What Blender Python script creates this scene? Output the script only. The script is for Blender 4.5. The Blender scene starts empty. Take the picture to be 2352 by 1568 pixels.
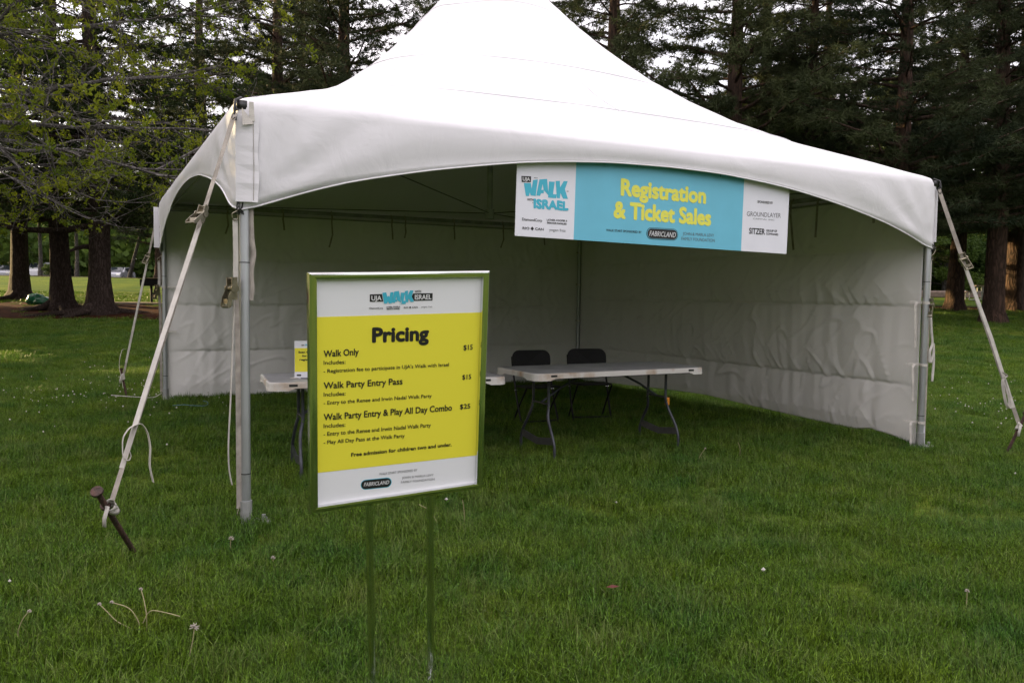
import bpy, math, random
import numpy as np
from mathutils import Vector, Matrix, noise as mnoise

# ------------------------------------------------------------------ camera
sc = bpy.context.scene
F, PIT, ROL, CAMH = 1866.93, 0.0582, 0.01317, 1.389
cam_d = bpy.data.cameras.new('camera')
cam = bpy.data.objects.new('camera', cam_d)
sc.collection.objects.link(cam)
cam_d.sensor_width = 36.0
cam_d.lens = F / 2352 * 36.0
cam_d.clip_start = 0.05
cam_d.clip_end = 1500
_rt = Vector((1, 0, 0)); _up = Vector((0, math.sin(PIT), math.cos(PIT))); _fw = Vector((0, math.cos(PIT), -math.sin(PIT)))
_c, _s = math.cos(ROL), math.sin(ROL)
_cr = _c * _rt + _s * _up; _cu = -_s * _rt + _c * _up; _cb = -_fw
cam.matrix_world = Matrix(((_cr.x, _cu.x, _cb.x, 0), (_cr.y, _cu.y, _cb.y, 0), (_cr.z, _cu.z, _cb.z, CAMH), (0, 0, 0, 1)))
sc.camera = cam

# ------------------------------------------------------------------ light
SUN_EL = math.radians(15.0)
SUN_DIR = Vector((-0.90, 0.44, 0)).normalized()          # horizontal direction towards the sun
SUN_STR = 4.8
SKY_STR = 0.15
EXPOSURE = 1.72
world = bpy.data.worlds.new('World'); sc.world = world
world.use_nodes = True
wn = world.node_tree.nodes; wl = world.node_tree.links
for n in list(wn): wn.remove(n)
wo = wn.new('ShaderNodeOutputWorld'); wb = wn.new('ShaderNodeBackground')
sky = wn.new('ShaderNodeTexSky'); sky.sky_type = 'NISHITA'; sky.sun_disc = False
sky.sun_elevation = SUN_EL
sky.sun_rotation = math.atan2(SUN_DIR.x, SUN_DIR.y)
sky.air_density = 1.0; sky.dust_density = 2.0; sky.ozone_density = 1.0
# thin milky cloud veil over the whole sky
tc = wn.new('ShaderNodeTexCoord'); mp = wn.new('ShaderNodeMapping'); mp.inputs['Scale'].default_value = (1.6, 1.6, 4.5)
nz = wn.new('ShaderNodeTexNoise'); nz.inputs['Scale'].default_value = 2.2; nz.inputs['Detail'].default_value = 5
cr = wn.new('ShaderNodeMapRange'); cr.inputs['From Min'].default_value = 0.3; cr.inputs['From Max'].default_value = 0.7
cr.inputs['To Min'].default_value = 0.66; cr.inputs['To Max'].default_value = 0.92
mx = wn.new('ShaderNodeMixRGB'); mx.inputs['Color2'].default_value = (4.3, 4.05, 4.25, 1)
wl.new(tc.outputs['Generated'], mp.inputs['Vector']); wl.new(mp.outputs['Vector'], nz.inputs['Vector'])
wl.new(nz.outputs['Fac'], cr.inputs['Value']); wl.new(cr.outputs['Result'], mx.inputs['Fac'])
sx_ = wn.new('ShaderNodeSeparateXYZ'); wl.new(tc.outputs['Generated'], sx_.inputs[0])
zr = wn.new('ShaderNodeMapRange'); zr.inputs['From Min'].default_value = 0.0; zr.inputs['From Max'].default_value = 1.0; zr.inputs['To Min'].default_value = 0.75; zr.inputs['To Max'].default_value = 1.35
wl.new(sx_.outputs['Z'], zr.inputs['Value'])
ml = wn.new('ShaderNodeVectorMath'); ml.operation = 'SCALE'; ml.inputs[0].default_value = (4.55, 4.10, 4.18); wl.new(zr.outputs['Result'], ml.inputs['Scale']); wl.new(ml.outputs[0], mx.inputs['Color2'])
wl.new(sky.outputs['Color'], mx.inputs['Color1']); wl.new(mx.outputs['Color'], wb.inputs['Color'])
wb.inputs['Strength'].default_value = SKY_STR
wl.new(wb.outputs['Background'], wo.inputs['Surface'])

sd = bpy.data.lights.new('sun', 'SUN'); sd.energy = SUN_STR; sd.angle = math.radians(0.6); sd.color = (1.0, 0.74, 0.36)
sun = bpy.data.objects.new('sun', sd); sc.collection.objects.link(sun)
sdir = Vector((SUN_DIR.x * math.cos(SUN_EL), SUN_DIR.y * math.cos(SUN_EL), math.sin(SUN_EL)))
sun.rotation_euler = (-sdir).to_track_quat('-Z', 'Y').to_euler()
sc.view_settings.view_transform = 'Standard'; sc.view_settings.look = 'None'
sc.view_settings.exposure = EXPOSURE; sc.view_settings.gamma = 1.0; sc.view_settings.use_curve_mapping = False
sc.cycles.max_bounces = 8
sc.cycles.transparent_max_bounces = 8

# ------------------------------------------------------------------ helpers
COL = sc.collection
rng = random.Random(7)

def link(o, parent=None):
    COL.objects.link(o)
    if parent is not None: o.parent = parent
    return o

def tag(o, label=None, cat=None, group=None, kind=None):
    if label: o['label'] = label
    if cat: o['category'] = cat
    if group: o['group'] = group
    if kind: o['kind'] = kind
    return o

def empty(name, loc=(0, 0, 0), rz=0.0, label=None, cat=None, group=None):
    o = bpy.data.objects.new(name, None); o.empty_display_size = 0.1
    link(o); o.location = loc; o.rotation_euler = (0, 0, rz)
    return tag(o, label, cat, group)

class MB:
    def __init__(s): s.v = []; s.f = []
    def add(s, vs, fs):
        n = len(s.v); s.v.extend([tuple(v) for v in vs]); s.f.extend([tuple(i + n for i in f) for f in fs]); return s
    def box(s, c, d, M=None):
        x, y, z = d[0] / 2, d[1] / 2, d[2] / 2
        vs = [Vector(p) for p in ((-x, -y, -z), (x, -y, -z), (x, y, -z), (-x, y, -z), (-x, -y, z), (x, -y, z), (x, y, z), (-x, y, z))]
        if M is not None: vs = [M @ v for v in vs]
        vs = [v + Vector(c) for v in vs]
        return s.add(vs, [(3, 2, 1, 0), (4, 5, 6, 7), (0, 1, 5, 4), (1, 2, 6, 5), (2, 3, 7, 6), (3, 0, 4, 7)])
    def tube(s, pts, r, n=8, cap=True, flat=1.0):
        pts = [Vector(p) for p in pts]; m = len(pts)
        rs = r if isinstance(r, (list, tuple)) else [r] * m
        t0 = (pts[1] - pts[0]).normalized()
        ref = Vector((0, 0, 1)) if abs(t0.z) < 0.9 else Vector((1, 0, 0))
        nrm = t0.cross(ref).normalized()
        vs = []
        for i, p in enumerate(pts):
            if i == 0: t = pts[1] - pts[0]
            elif i == m - 1: t = pts[-1] - pts[-2]
            else: t = (pts[i + 1] - pts[i]).normalized() + (pts[i] - pts[i - 1]).normalized()
            t.normalize()
            nrm = (nrm - t * nrm.dot(t)).normalized(); b = t.cross(nrm)
            for k in range(n):
                a = 2 * math.pi * k / n
                vs.append(p + nrm * (math.cos(a) * rs[i]) + b * (math.sin(a) * rs[i] * flat))
        fs = []
        for i in range(m - 1):
            for k in range(n):
                a = i * n + k; b2 = i * n + (k + 1) % n
                fs.append((a, b2, b2 + n, a + n))
        if cap:
            e0 = len(vs); vs += vs[:n] + vs[(m - 1) * n:m * n]      # own vertices, so the side shading stays round
            fs.append(tuple(reversed(range(e0, e0 + n)))); fs.append(tuple(range(e0 + n, e0 + 2 * n)))
        return s.add(vs, fs)
    def ribbon(s, pts, wd, w, th=0.002):
        pts = [Vector(p) for p in pts]; m = len(pts)
        vs = []
        for i, p in enumerate(pts):
            d = wd[i] if isinstance(wd, list) else wd
            d = Vector(d)
            t = (pts[min(i + 1, m - 1)] - pts[max(i - 1, 0)]).normalized()
            d = (d - t * d.dot(t)).normalized(); nn = t.cross(d)
            for a, b in ((-1, -1), (1, -1), (1, 1), (-1, 1)):
                vs.append(p + d * (a * w / 2) + nn * (b * th / 2))
        fs = []
        for i in range(m - 1):
            for k in range(4):
                a = i * 4 + k; b2 = i * 4 + (k + 1) % 4
                fs.append((a, b2, b2 + 4, a + 4))
        fs.append((3, 2, 1, 0)); e = (m - 1) * 4; fs.append((e, e + 1, e + 2, e + 3))
        return s.add(vs, fs)
    def prism(s, poly, d0, d1, M=None):
        """poly in (x,z); extruded along y from d0 to d1"""
        n = len(poly)
        vs = [Vector((p[0], d0, p[1])) for p in poly] + [Vector((p[0], d1, p[1])) for p in poly]
        if M is not None: vs = [M @ v for v in vs]
        fs = [tuple(range(n)), tuple(reversed(range(n, 2 * n)))]
        for i in range(n):
            j = (i + 1) % n; fs.append((j, i, i + n, j + n))
        return s.add(vs, fs)
    def build(s, name, mat, parent=None, smooth=False, bevel=0):
        me = bpy.data.meshes.new(name); me.from_pydata(s.v, [], s.f); me.update()
        me.materials.append(mat)
        if smooth: me.polygons.foreach_set('use_smooth', [len(f) <= 4 for f in s.f])
        o = bpy.data.objects.new(name, me); link(o, parent)
        if bevel:
            b = o.modifiers.new('bevel', 'BEVEL'); b.width = bevel; b.segments = 2; b.limit_method = 'ANGLE'
        return o

def np_mesh(name, V, Fc, mat, parent=None, smooth=False, do_link=True):
    """V (n,3), Fc (m,k) numpy"""
    me = bpy.data.meshes.new(name)
    k = Fc.shape[1]
    me.vertices.add(len(V)); me.vertices.foreach_set('co', V.astype(np.float32).ravel())
    me.loops.add(Fc.size); me.loops.foreach_set('vertex_index', Fc.astype(np.int32).ravel())
    me.polygons.add(len(Fc)); me.polygons.foreach_set('loop_start', np.arange(0, Fc.size, k, dtype=np.int32))
    if smooth: me.polygons.foreach_set('use_smooth', np.ones(len(Fc), dtype=bool))
    me.update(calc_edges=True); me.validate()
    me.materials.append(mat)
    o = bpy.data.objects.new(name, me)
    if do_link: link(o, parent)
    return o

# ------------------------------------------------------------------ materials
def new_mat(name):
    m = bpy.data.materials.new(name); m.use_nodes = True
    nt = m.node_tree; b = nt.nodes['Principled BSDF']
    return m, nt, b

def mat(name, col, rough=0.6, metal=0.0, var=0.0, scale=8.0, bump=0.0, bscale=40.0, col2=None, spec=0.5, coords='Object', stretch=(1, 1, 1), contrast=(0.35, 0.65), detail=5):
    m, nt, b = new_mat(name); N = nt.nodes; L = nt.links
    b.inputs['Roughness'].default_value = rough; b.inputs['Metallic'].default_value = metal
    b.inputs['Specular IOR Level'].default_value = spec
    b.inputs['Base Color'].default_value = (*col, 1)
    if var or col2 or bump:
        t = N.new('ShaderNodeTexCoord'); mpp = N.new('ShaderNodeMapping'); mpp.inputs['Scale'].default_value = stretch
        L.new(t.outputs[coords], mpp.inputs['Vector'])
    if var or col2:
        n = N.new('ShaderNodeTexNoise'); n.inputs['Scale'].default_value = scale; n.inputs['Detail'].default_value = detail
        L.new(mpp.outputs['Vector'], n.inputs['Vector'])
        r = N.new('ShaderNodeMapRange'); r.inputs['From Min'].default_value = contrast[0]; r.inputs['From Max'].default_value = contrast[1]
        L.new(n.outputs['Fac'], r.inputs['Value'])
        mm = N.new('ShaderNodeMixRGB')
        c2 = col2 if col2 else tuple(c * (1 - var) for c in col)
        mm.inputs['Color1'].default_value = (*col, 1); mm.inputs['Color2'].default_value = (*c2, 1)
        L.new(r.outputs['Result'], mm.inputs['Fac']); L.new(mm.outputs['Color'], b.inputs['Base Color'])
    if bump:
        n2 = N.new('ShaderNodeTexNoise'); n2.inputs['Scale'].default_value = bscale; n2.inputs['Detail'].default_value = 6
        L.new(mpp.outputs['Vector'], n2.inputs['Vector'])
        bp = N.new('ShaderNodeBump'); bp.inputs['Strength'].default_value = bump; bp.inputs['Distance'].default_value = 0.02
        L.new(n2.outputs['Fac'], bp.inputs['Height']); L.new(bp.outputs['Normal'], b.inputs['Normal'])
    return m

def leaf_mat(name, c1, c2, transl=0.35, scale=0.6, rough=0.6):
    m, nt, b = new_mat(name); N = nt.nodes; L = nt.links
    g = N.new('ShaderNodeNewGeometry'); n = N.new('ShaderNodeTexNoise'); n.inputs['Scale'].default_value = scale; n.inputs['Detail'].default_value = 3
    L.new(g.outputs['Position'], n.inputs['Vector'])
    oi = N.new('ShaderNodeObjectInfo')
    ad = N.new('ShaderNodeMath'); ad.operation = 'MULTIPLY_ADD'; ad.inputs[1].default_value = 0.22; L.new(oi.outputs['Random'], ad.inputs[0]); L.new(n.outputs['Fac'], ad.inputs[2])
    r = N.new('ShaderNodeMapRange'); r.inputs['From Min'].default_value = 0.42; r.inputs['From Max'].default_value = 0.78
    L.new(ad.outputs[0], r.inputs['Value'])
    mm = N.new('ShaderNodeMixRGB'); mm.inputs['Color1'].default_value = (*c1, 1); mm.inputs['Color2'].default_value = (*c2, 1)
    L.new(r.outputs['Result'], mm.inputs['Fac'])
    b.inputs['Roughness'].default_value = rough; b.inputs['Specular IOR Level'].default_value = 0.15
    L.new(mm.outputs['Color'], b.inputs['Base Color'])
    tr = N.new('ShaderNodeBsdfTranslucent'); L.new(mm.outputs['Color'], tr.inputs['Color'])
    ms = N.new('ShaderNodeMixShader'); ms.inputs['Fac'].default_value = transl
    out = N['Material Output']
    L.new(b.outputs[0], ms.inputs[1]); L.new(tr.outputs[0], ms.inputs[2]); L.new(ms.outputs[0], out.inputs['Surface'])
    return m

def bark_mat(name, c1, c2, sc_=9):
    m, nt, b = new_mat(name); N = nt.nodes; L = nt.links
    t = N.new('ShaderNodeTexCoord'); mpp = N.new('ShaderNodeMapping'); mpp.inputs['Scale'].default_value = (1, 1, 0.28)
    L.new(t.outputs['Object'], mpp.inputs['Vector'])
    v = N.new('ShaderNodeTexVoronoi'); v.inputs['Scale'].default_value = sc_; v.feature = 'DISTANCE_TO_EDGE'
    n = N.new('ShaderNodeTexNoise'); n.inputs['Scale'].default_value = sc_ * 0.8; n.inputs['Detail'].default_value = 8
    L.new(mpp.outputs['Vector'], n.inputs['Vector']); 
    ma = N.new('ShaderNodeVectorMath'); ma.operation = 'MULTIPLY_ADD'; ma.inputs[1].default_value = (0.25, 0.25, 0.25)
    L.new(n.outputs['Color'], ma.inputs[0]); L.new(mpp.outputs['Vector'], ma.inputs[2]); L.new(ma.outputs[0], v.inputs['Vector'])
    r = N.new('ShaderNodeMapRange'); r.inputs['From Max'].default_value = 0.25; L.new(v.outputs['Distance'], r.inputs['Value'])
    mm = N.new('ShaderNodeMixRGB'); mm.inputs['Color1'].default_value = (*c1, 1); mm.inputs['Color2'].default_value = (*c2, 1)
    mu = N.new('ShaderNodeMath'); mu.operation = 'MULTIPLY'; L.new(r.outputs['Result'], mu.inputs[0]); L.new(n.outputs['Fac'], mu.inputs[1])
    L.new(mu.outputs[0], mm.inputs['Fac']); L.new(mm.outputs['Color'], b.inputs['Base Color'])
    bp = N.new('ShaderNodeBump'); bp.inputs['Strength'].default_value = 0.9; bp.inputs['Distance'].default_value = 0.03
    L.new(mu.outputs[0], bp.inputs['Height']); L.new(bp.outputs['Normal'], b.inputs['Normal'])
    b.inputs['Roughness'].default_value = 0.9; b.inputs['Specular IOR Level'].default_value = 0.15
    return m

def fabric_mat(name, col, dirt, rough=0.42, wrk=0.35):
    """coated tent vinyl: faint weave, soft wrinkles and a little grime"""
    m, nt, b = new_mat(name); N = nt.nodes; L = nt.links
    t = N.new('ShaderNodeTexCoord')
    n = N.new('ShaderNodeTexNoise'); n.inputs['Scale'].default_value = 1.3; n.inputs['Detail'].default_value = 7; n.inputs['Roughness'].default_value = 0.65
    L.new(t.outputs['Object'], n.inputs['Vector'])
    r = N.new('ShaderNodeMapRange'); r.inputs['From Min'].default_value = 0.5; r.inputs['From Max'].default_value = 0.8; r.inputs['To Max'].default_value = 0.6
    L.new(n.outputs['Fac'], r.inputs['Value'])
    mm = N.new('ShaderNodeMixRGB'); mm.inputs['Color1'].default_value = (*col, 1); mm.inputs['Color2'].default_value = (*dirt, 1)
    L.new(r.outputs['Result'], mm.inputs['Fac']); L.new(mm.outputs['Color'], b.inputs['Base Color'])
    w = N.new('ShaderNodeTexNoise'); w.inputs['Scale'].default_value = 3.0; w.inputs['Detail'].default_value = 5; w.inputs['Distortion'].default_value = 1.2
    L.new(t.outputs['Object'], w.inputs['Vector'])
    bp = N.new('ShaderNodeBump'); bp.inputs['Strength'].default_value = wrk; bp.inputs['Distance'].default_value = 0.02
    L.new(w.outputs['Fac'], bp.inputs['Height'])
    w2 = N.new('ShaderNodeTexNoise'); w2.inputs['Scale'].default_value = 260; w2.inputs['Detail'].default_value = 1
    L.new(t.outputs['Object'], w2.inputs['Vector'])
    b2 = N.new('ShaderNodeBump'); b2.inputs['Strength'].default_value = 0.12; b2.inputs['Distance'].default_value = 0.001
    L.new(w2.outputs['Fac'], b2.inputs['Height']); L.new(bp.outputs['Normal'], b2.inputs['Normal']); L.new(b2.outputs['Normal'], b.inputs['Normal'])
    b.inputs['Roughness'].default_value = rough; b.inputs['Specular IOR Level'].default_value = 0.35
    return m

M = {}
M['canopy'] = fabric_mat('canopy_vinyl', (0.72, 0.712, 0.735), (0.66, 0.65, 0.65), 0.45, 0.4)
M['wall'] = fabric_mat('wall_vinyl', (0.80, 0.785, 0.755), (0.68, 0.66, 0.62), 0.5, 0.3)
M['alu'] = mat('aluminium_pole', (0.52, 0.54, 0.56), 0.42, 0.75, 0.35, 6, 0.05, 60, stretch=(1, 1, 0.15))
M['alu_dull'] = mat('dull_aluminium', (0.42, 0.43, 0.42), 0.55, 0.6, 0.3, 8)
M['steel'] = mat('zinc_steel', (0.30, 0.27, 0.20), 0.3, 0.9, 0.35, 30)
M['dark_steel'] = mat('dark_steel', (0.06, 0.06, 0.06), 0.45, 0.7, 0.3, 20)
M['web'] = mat('grey_webbing', (0.42, 0.38, 0.33), 0.85, 0, 0.4, 14, 0.3, 300)
M['web_clean'] = mat('pale_webbing', (0.60, 0.57, 0.52), 0.85, 0, 0.25, 14, 0.3, 300)
M['stake'] = mat('rusty_iron', (0.055, 0.036, 0.030), 0.75, 0.3, 0.5, 30, 0.6, 60, col2=(0.095, 0.050, 0.036))
M['chrome'] = mat('chrome', (0.74, 0.75, 0.75), 0.10, 1.0, 0.05, 30)
M['board_w'] = mat('poster_white', (0.78, 0.79, 0.82), 0.35, 0)
M['board_y'] = mat('poster_yellow', (0.80, 0.735, 0.055), 0.35, 0)
M['ink'] = mat('black_ink', (0.012, 0.012, 0.012), 0.5, 0)
M['ink_grey'] = mat('grey_ink', (0.10, 0.10, 0.11), 0.5, 0)
M['ink_white'] = mat('white_ink', (0.68, 0.69, 0.70), 0.5, 0)
M['cyan'] = mat('cyan_ink', (0.055, 0.45, 0.60), 0.45, 0)
M['ban_w'] = mat('banner_white', (0.76, 0.77, 0.83), 0.5, 0, 0.04, 6)
M['ban_c'] = mat('banner_cyan', (0.145, 0.50, 0.66), 0.5, 0, 0.05, 6)
M['ban_y'] = mat('banner_yellow', (0.76, 0.75, 0.10), 0.5, 0)
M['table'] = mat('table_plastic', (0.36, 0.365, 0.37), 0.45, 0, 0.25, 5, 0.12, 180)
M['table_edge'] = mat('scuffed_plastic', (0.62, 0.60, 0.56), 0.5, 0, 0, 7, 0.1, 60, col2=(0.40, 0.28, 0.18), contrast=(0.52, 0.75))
M['leg'] = mat('table_leg_paint', (0.055, 0.06, 0.072), 0.42, 0.35, 0.3, 20)
M['chair'] = mat('black_plastic', (0.008, 0.0075, 0.008), 0.5, 0, 0.2, 40, spec=.2)
M['chair_leg'] = mat('black_metal', (0.010, 0.010, 0.011), 0.45, 0.2, spec=.3)
M['orange'] = mat('orange_plastic', (0.65, 0.24, 0.02), 0.4)
M['bark_spruce'] = bark_mat('bark_spruce', (0.022, 0.015, 0.012), (0.10, 0.072, 0.06), 14)
M['bark_pine'] = bark_mat('bark_pine', (0.028, 0.019, 0.014), (0.115, 0.068, 0.048), 8)
M['bark_twig'] = bark_mat('bark_twig', (0.06, 0.054, 0.05), (0.24, 0.22, 0.21), 12)
M['needle'] = leaf_mat('pine_needles', (0.020, 0.031, 0.015), (0.066, 0.080, 0.032), 0.2, 0.6, .75)
M['needle2'] = leaf_mat('spruce_needles', (0.013, 0.025, 0.010), (0.038, 0.056, 0.014), 0.25, 0.35)
M['leaf'] = leaf_mat('spring_leaves', (0.085, 0.13, 0.008), (0.24, 0.27, 0.018), 0.5, 0.8)
M['leaf_dk'] = leaf_mat('bush_leaves', (0.030, 0.060, 0.015), (0.09, 0.14, 0.022), 0.4, 0.25)
M['leaf_md'] = leaf_mat('wood_leaves', (0.028, 0.058, 0.010), (0.10, 0.14, 0.018), 0.45, 0.3)
M['soil'] = mat('soil', (0.03, 0.02, 0.012), 0.95)
M['charcoal'] = mat('grill_iron', (0.012, 0.012, 0.012), 0.6, 0.5, 0.3, 20)
M['concrete'] = mat('concrete', (0.22, 0.17, 0.14), 0.9, 0, 0.3, 5, 0.3, 40)
M['wood'] = mat('weathered_wood', (0.30, 0.22, 0.18), 0.85, 0, 0.4, 6, 0.3, 30, stretch=(1, 6, 6))
M['dark_wood'] = mat('dark_table_wood', (0.05, 0.022, 0.018), 0.8, 0, 0.3, 6)
M['bag'] = mat('green_plastic', (0.012, 0.13, 0.055), 0.22, 0, 0.3, 6, 0.5, 9)
M['dark_bag'] = mat('dark_plastic', (0.02, 0.012, 0.010), 0.2, 0)
M['stalk'] = mat('dry_stalk', (0.34, 0.30, 0.16), 0.7, 0, 0.3, 60)
M['seed'] = mat('seed_head', (0.42, 0.37, 0.32), 0.9, 0, 0.4, 200)
M['petal'] = mat('clover_white', (0.46, 0.44, 0.40), 0.8)
M['string'] = mat('blue_string', (0.10, 0.22, 0.32), 0.6)
M['redleaf'] = mat('red_leaf', (0.085, 0.014, 0.010), 0.8)
M['car_white'] = mat('white_car_paint', (0.62, 0.62, 0.64), 0.22)
M['car_silver'] = mat('silver_car_paint', (0.34, 0.34, 0.37), 0.22, 0.5)
M['car_black'] = mat('black_car_paint', (0.010, 0.010, 0.012), 0.15)
M['glass'] = mat('car_glass', (0.02, 0.025, 0.03), 0.05)
M['tyre'] = mat('tyre', (0.015, 0.015, 0.015), 0.85)
M['asphalt'] = mat('asphalt', (0.05, 0.05, 0.052), 0.9, 0, 0.3, 2)

def ground_mat():
    m, nt, b = new_mat('lawn'); N = nt.nodes; L = nt.links
    g = N.new('ShaderNodeNewGeometry')
    n1 = N.new('ShaderNodeTexNoise'); n1.inputs['Scale'].default_value = 0.55; n1.inputs['Detail'].default_value = 8; n1.inputs['Roughness'].default_value = 0.7
    n2 = N.new('ShaderNodeTexNoise'); n2.inputs['Scale'].default_value = 14; n2.inputs['Detail'].default_value = 6
    L.new(g.outputs['Position'], n1.inputs['Vector']); L.new(g.outputs['Position'], n2.inputs['Vector'])
    m1 = N.new('ShaderNodeMixRGB'); m1.inputs['Color1'].default_value = (0.034, 0.072, 0.012, 1); m1.inputs['Color2'].default_value = (0.100, 0.130, 0.016, 1)
    r1 = N.new('ShaderNodeMapRange'); r1.inputs['From Min'].default_value = 0.35; r1.inputs['From Max'].default_value = 0.68; L.new(n1.outputs['Fac'], r1.inputs['Value'])
    L.new(r1.outputs['Result'], m1.inputs['Fac'])
    m2 = N.new('ShaderNodeMixRGB'); m2.blend_type = 'MULTIPLY'; m2.inputs['Fac'].default_value = 1
    r2 = N.new('ShaderNodeMapRange'); r2.inputs['From Min'].default_value = 0.3; r2.inputs['From Max'].default_value = 0.7; r2.inputs['To Min'].default_value = 0.6; r2.inputs['To Max'].default_value = 1.3
    L.new(n2.outputs['Fac'], r2.inputs['Value']); L.new(m1.outputs['Color'], m2.inputs['Color1']); L.new(r2.outputs['Result'], m2.inputs['Color2'])
    L.new(m2.outputs['Color'], b.inputs['Base Color'])
    bp = N.new('ShaderNodeBump'); bp.inputs['Strength'].default_value = 1; bp.inputs['Distance'].default_value = 0.05
    L.new(n2.outputs['Fac'], bp.inputs['Height']); L.new(bp.outputs['Normal'], b.inputs['Normal'])
    b.inputs['Roughness'].default_value = 0.95; b.inputs['Specular IOR Level'].default_value = 0.03
    return m
M['lawn'] = ground_mat()
M['bank_shade'] = mat('bank_shade_grass', (0.022, 0.034, 0.010), 0.95, 0, 0, .6, 1.0, 8, col2=(0.050, 0.036, 0.022), spec=.03, detail=9)  # dark ground cover, bush shade painted into the colour
M['mulch'] = mat('bark_mulch', (0.062, 0.020, 0.010), 0.95, 0, 0, 5, 1.0, 22, spec=.03, col2=(0.022, 0.010, 0.006), coords='Object', detail=9)

def blade_mat():
    m, nt, b = new_mat('grass_blade'); N = nt.nodes; L = nt.links
    g = N.new('ShaderNodeNewGeometry'); oi = N.new('ShaderNodeObjectInfo')
    n1 = N.new('ShaderNodeTexNoise'); n1.inputs['Scale'].default_value = 1.1; n1.inputs['Detail'].default_value = 8; n1.inputs['Roughness'].default_value = 0.78
    L.new(g.outputs['Position'], n1.inputs['Vector'])
    r1 = N.new('ShaderNodeMapRange'); r1.inputs['From Min'].default_value = 0.36; r1.inputs['From Max'].default_value = 0.66; L.new(n1.outputs['Fac'], r1.inputs['Value'])
    m1 = N.new('ShaderNodeMixRGB'); m1.inputs['Color1'].default_value = (0.044, 0.112, 0.015, 1); m1.inputs['Color2'].default_value = (0.108, 0.168, 0.011, 1)
    L.new(r1.outputs['Result'], m1.inputs['Fac'])
    # straw-coloured tufts here and there
    r2 = N.new('ShaderNodeMapRange'); r2.inputs['From Min'].default_value = 0.72; r2.inputs['From Max'].default_value = 1.0; r2.inputs['To Max'].default_value = 0.5; L.new(oi.outputs['Random'], r2.inputs['Value'])
    n3 = N.new('ShaderNodeTexNoise'); n3.inputs['Scale'].default_value = 70; n3.inputs['Detail'].default_value = 2; L.new(g.outputs['Position'], n3.inputs['Vector'])
    r3 = N.new('ShaderNodeMapRange'); r3.inputs['From Min'].default_value = 0.42; r3.inputs['From Max'].default_value = 0.66; r3.inputs['To Min'].default_value = .5; r3.inputs['To Max'].default_value = 2.1; L.new(n3.outputs['Fac'], r3.inputs['Value'])
    sc3 = N.new('ShaderNodeVectorMath'); sc3.operation = 'SCALE'; L.new(m1.outputs['Color'], sc3.inputs[0]); L.new(r3.outputs['Result'], sc3.inputs['Scale'])
    m1 = sc3
    m2 = N.new('ShaderNodeMixRGB'); m2.inputs['Color2'].default_value = (0.20, 0.23, 0.07, 1); L.new(r2.outputs['Result'], m2.inputs['Fac']); L.new(m1.outputs[0], m2.inputs['Color1'])
    L.new(m2.outputs['Color'], b.inputs['Base Color'])
    b.inputs['Roughness'].default_value = 0.5; b.inputs['Specular IOR Level'].default_value = 0.25
    tr = N.new('ShaderNodeBsdfTranslucent'); L.new(m2.outputs['Color'], tr.inputs['Color'])
    ms = N.new('ShaderNodeMixShader'); ms.inputs['Fac'].default_value = 0.3
    L.new(b.outputs[0], ms.inputs[1]); L.new(tr.outputs[0], ms.inputs[2]); L.new(ms.outputs[0], N['Material Output'].inputs['Surface'])
    return m
M['blade'] = blade_mat()

# ------------------------------------------------------------------ terrain
def Hn(x, y):
    x = np.asarray(x, float); y = np.asarray(y, float)
    t = np.clip(y - 11.5, 0, None)
    b = np.where(t < 4, .0075 * t * t, .06 * t - .12)
    b = np.where(b < 1.8, b, 1.8 + .3 * np.tanh((b - 1.8) / .3))
    k = 1 - .2 / (1 + np.exp(-x / 6))
    bank = 0.10 * np.exp(-((y - 55) / 3.5) ** 2) / (1 + np.exp((x + 4) / 3)) * (0.8 + 0.25 * np.sin(x * 0.37 + 1) + 0.12 * np.sin(x * 1.1))
    return b * k + bank
def H(x, y): return float(Hn(x, y))

xs = np.concatenate([np.linspace(-300, -42, 26)[:-1], np.linspace(-42, 42, 113), np.linspace(42, 300, 26)[1:]])
ys = np.concatenate([np.linspace(-200, -10, 16)[:-1], np.linspace(-10, 66, 103), np.linspace(66, 400, 30)[1:]])
X, Y = np.meshgrid(xs, ys)
V = np.stack([X, Y, Hn(X, Y) - 0.01], -1).reshape(-1, 3)
nx, ny = len(xs), len(ys)
I = (np.arange(ny - 1)[:, None] * nx + np.arange(nx - 1)[None]).ravel()
ground = np_mesh('ground', V, np.stack([I, I + 1, I + nx + 1, I + nx], -1), M['lawn'], smooth=True)
tag(ground, 'short green park lawn rising gently towards the trees', kind='structure')

def sheet(name, mat_, pts, dz, cx, cy, kind='structure', label=None, rings=8):
    """organic patch following the terrain; pts = outline"""
    n = len(pts); V = [(cx, cy, H(cx, cy) + dz)]
    for r in range(1, rings + 1):
        t = r / rings
        for (px, py) in pts:
            x = cx + (px - cx) * t; y = cy + (py - cy) * t
            e = dz if r < rings else -0.03
            V.append((x, y, H(x, y) + e))
    Fc = [(0, 1 + i, 1 + (i + 1) % n) for i in range(n)]
    for r in range(rings - 1):
        a = 1 + r * n; b = a + n
        for i in range(n):
            j = (i + 1) % n; Fc.append((a + i, b + i, b + j, a + j))
    mb = MB(); mb.add(V, Fc); o = mb.build(name, mat_, None, True)
    return tag(o, label, kind=kind)

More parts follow.
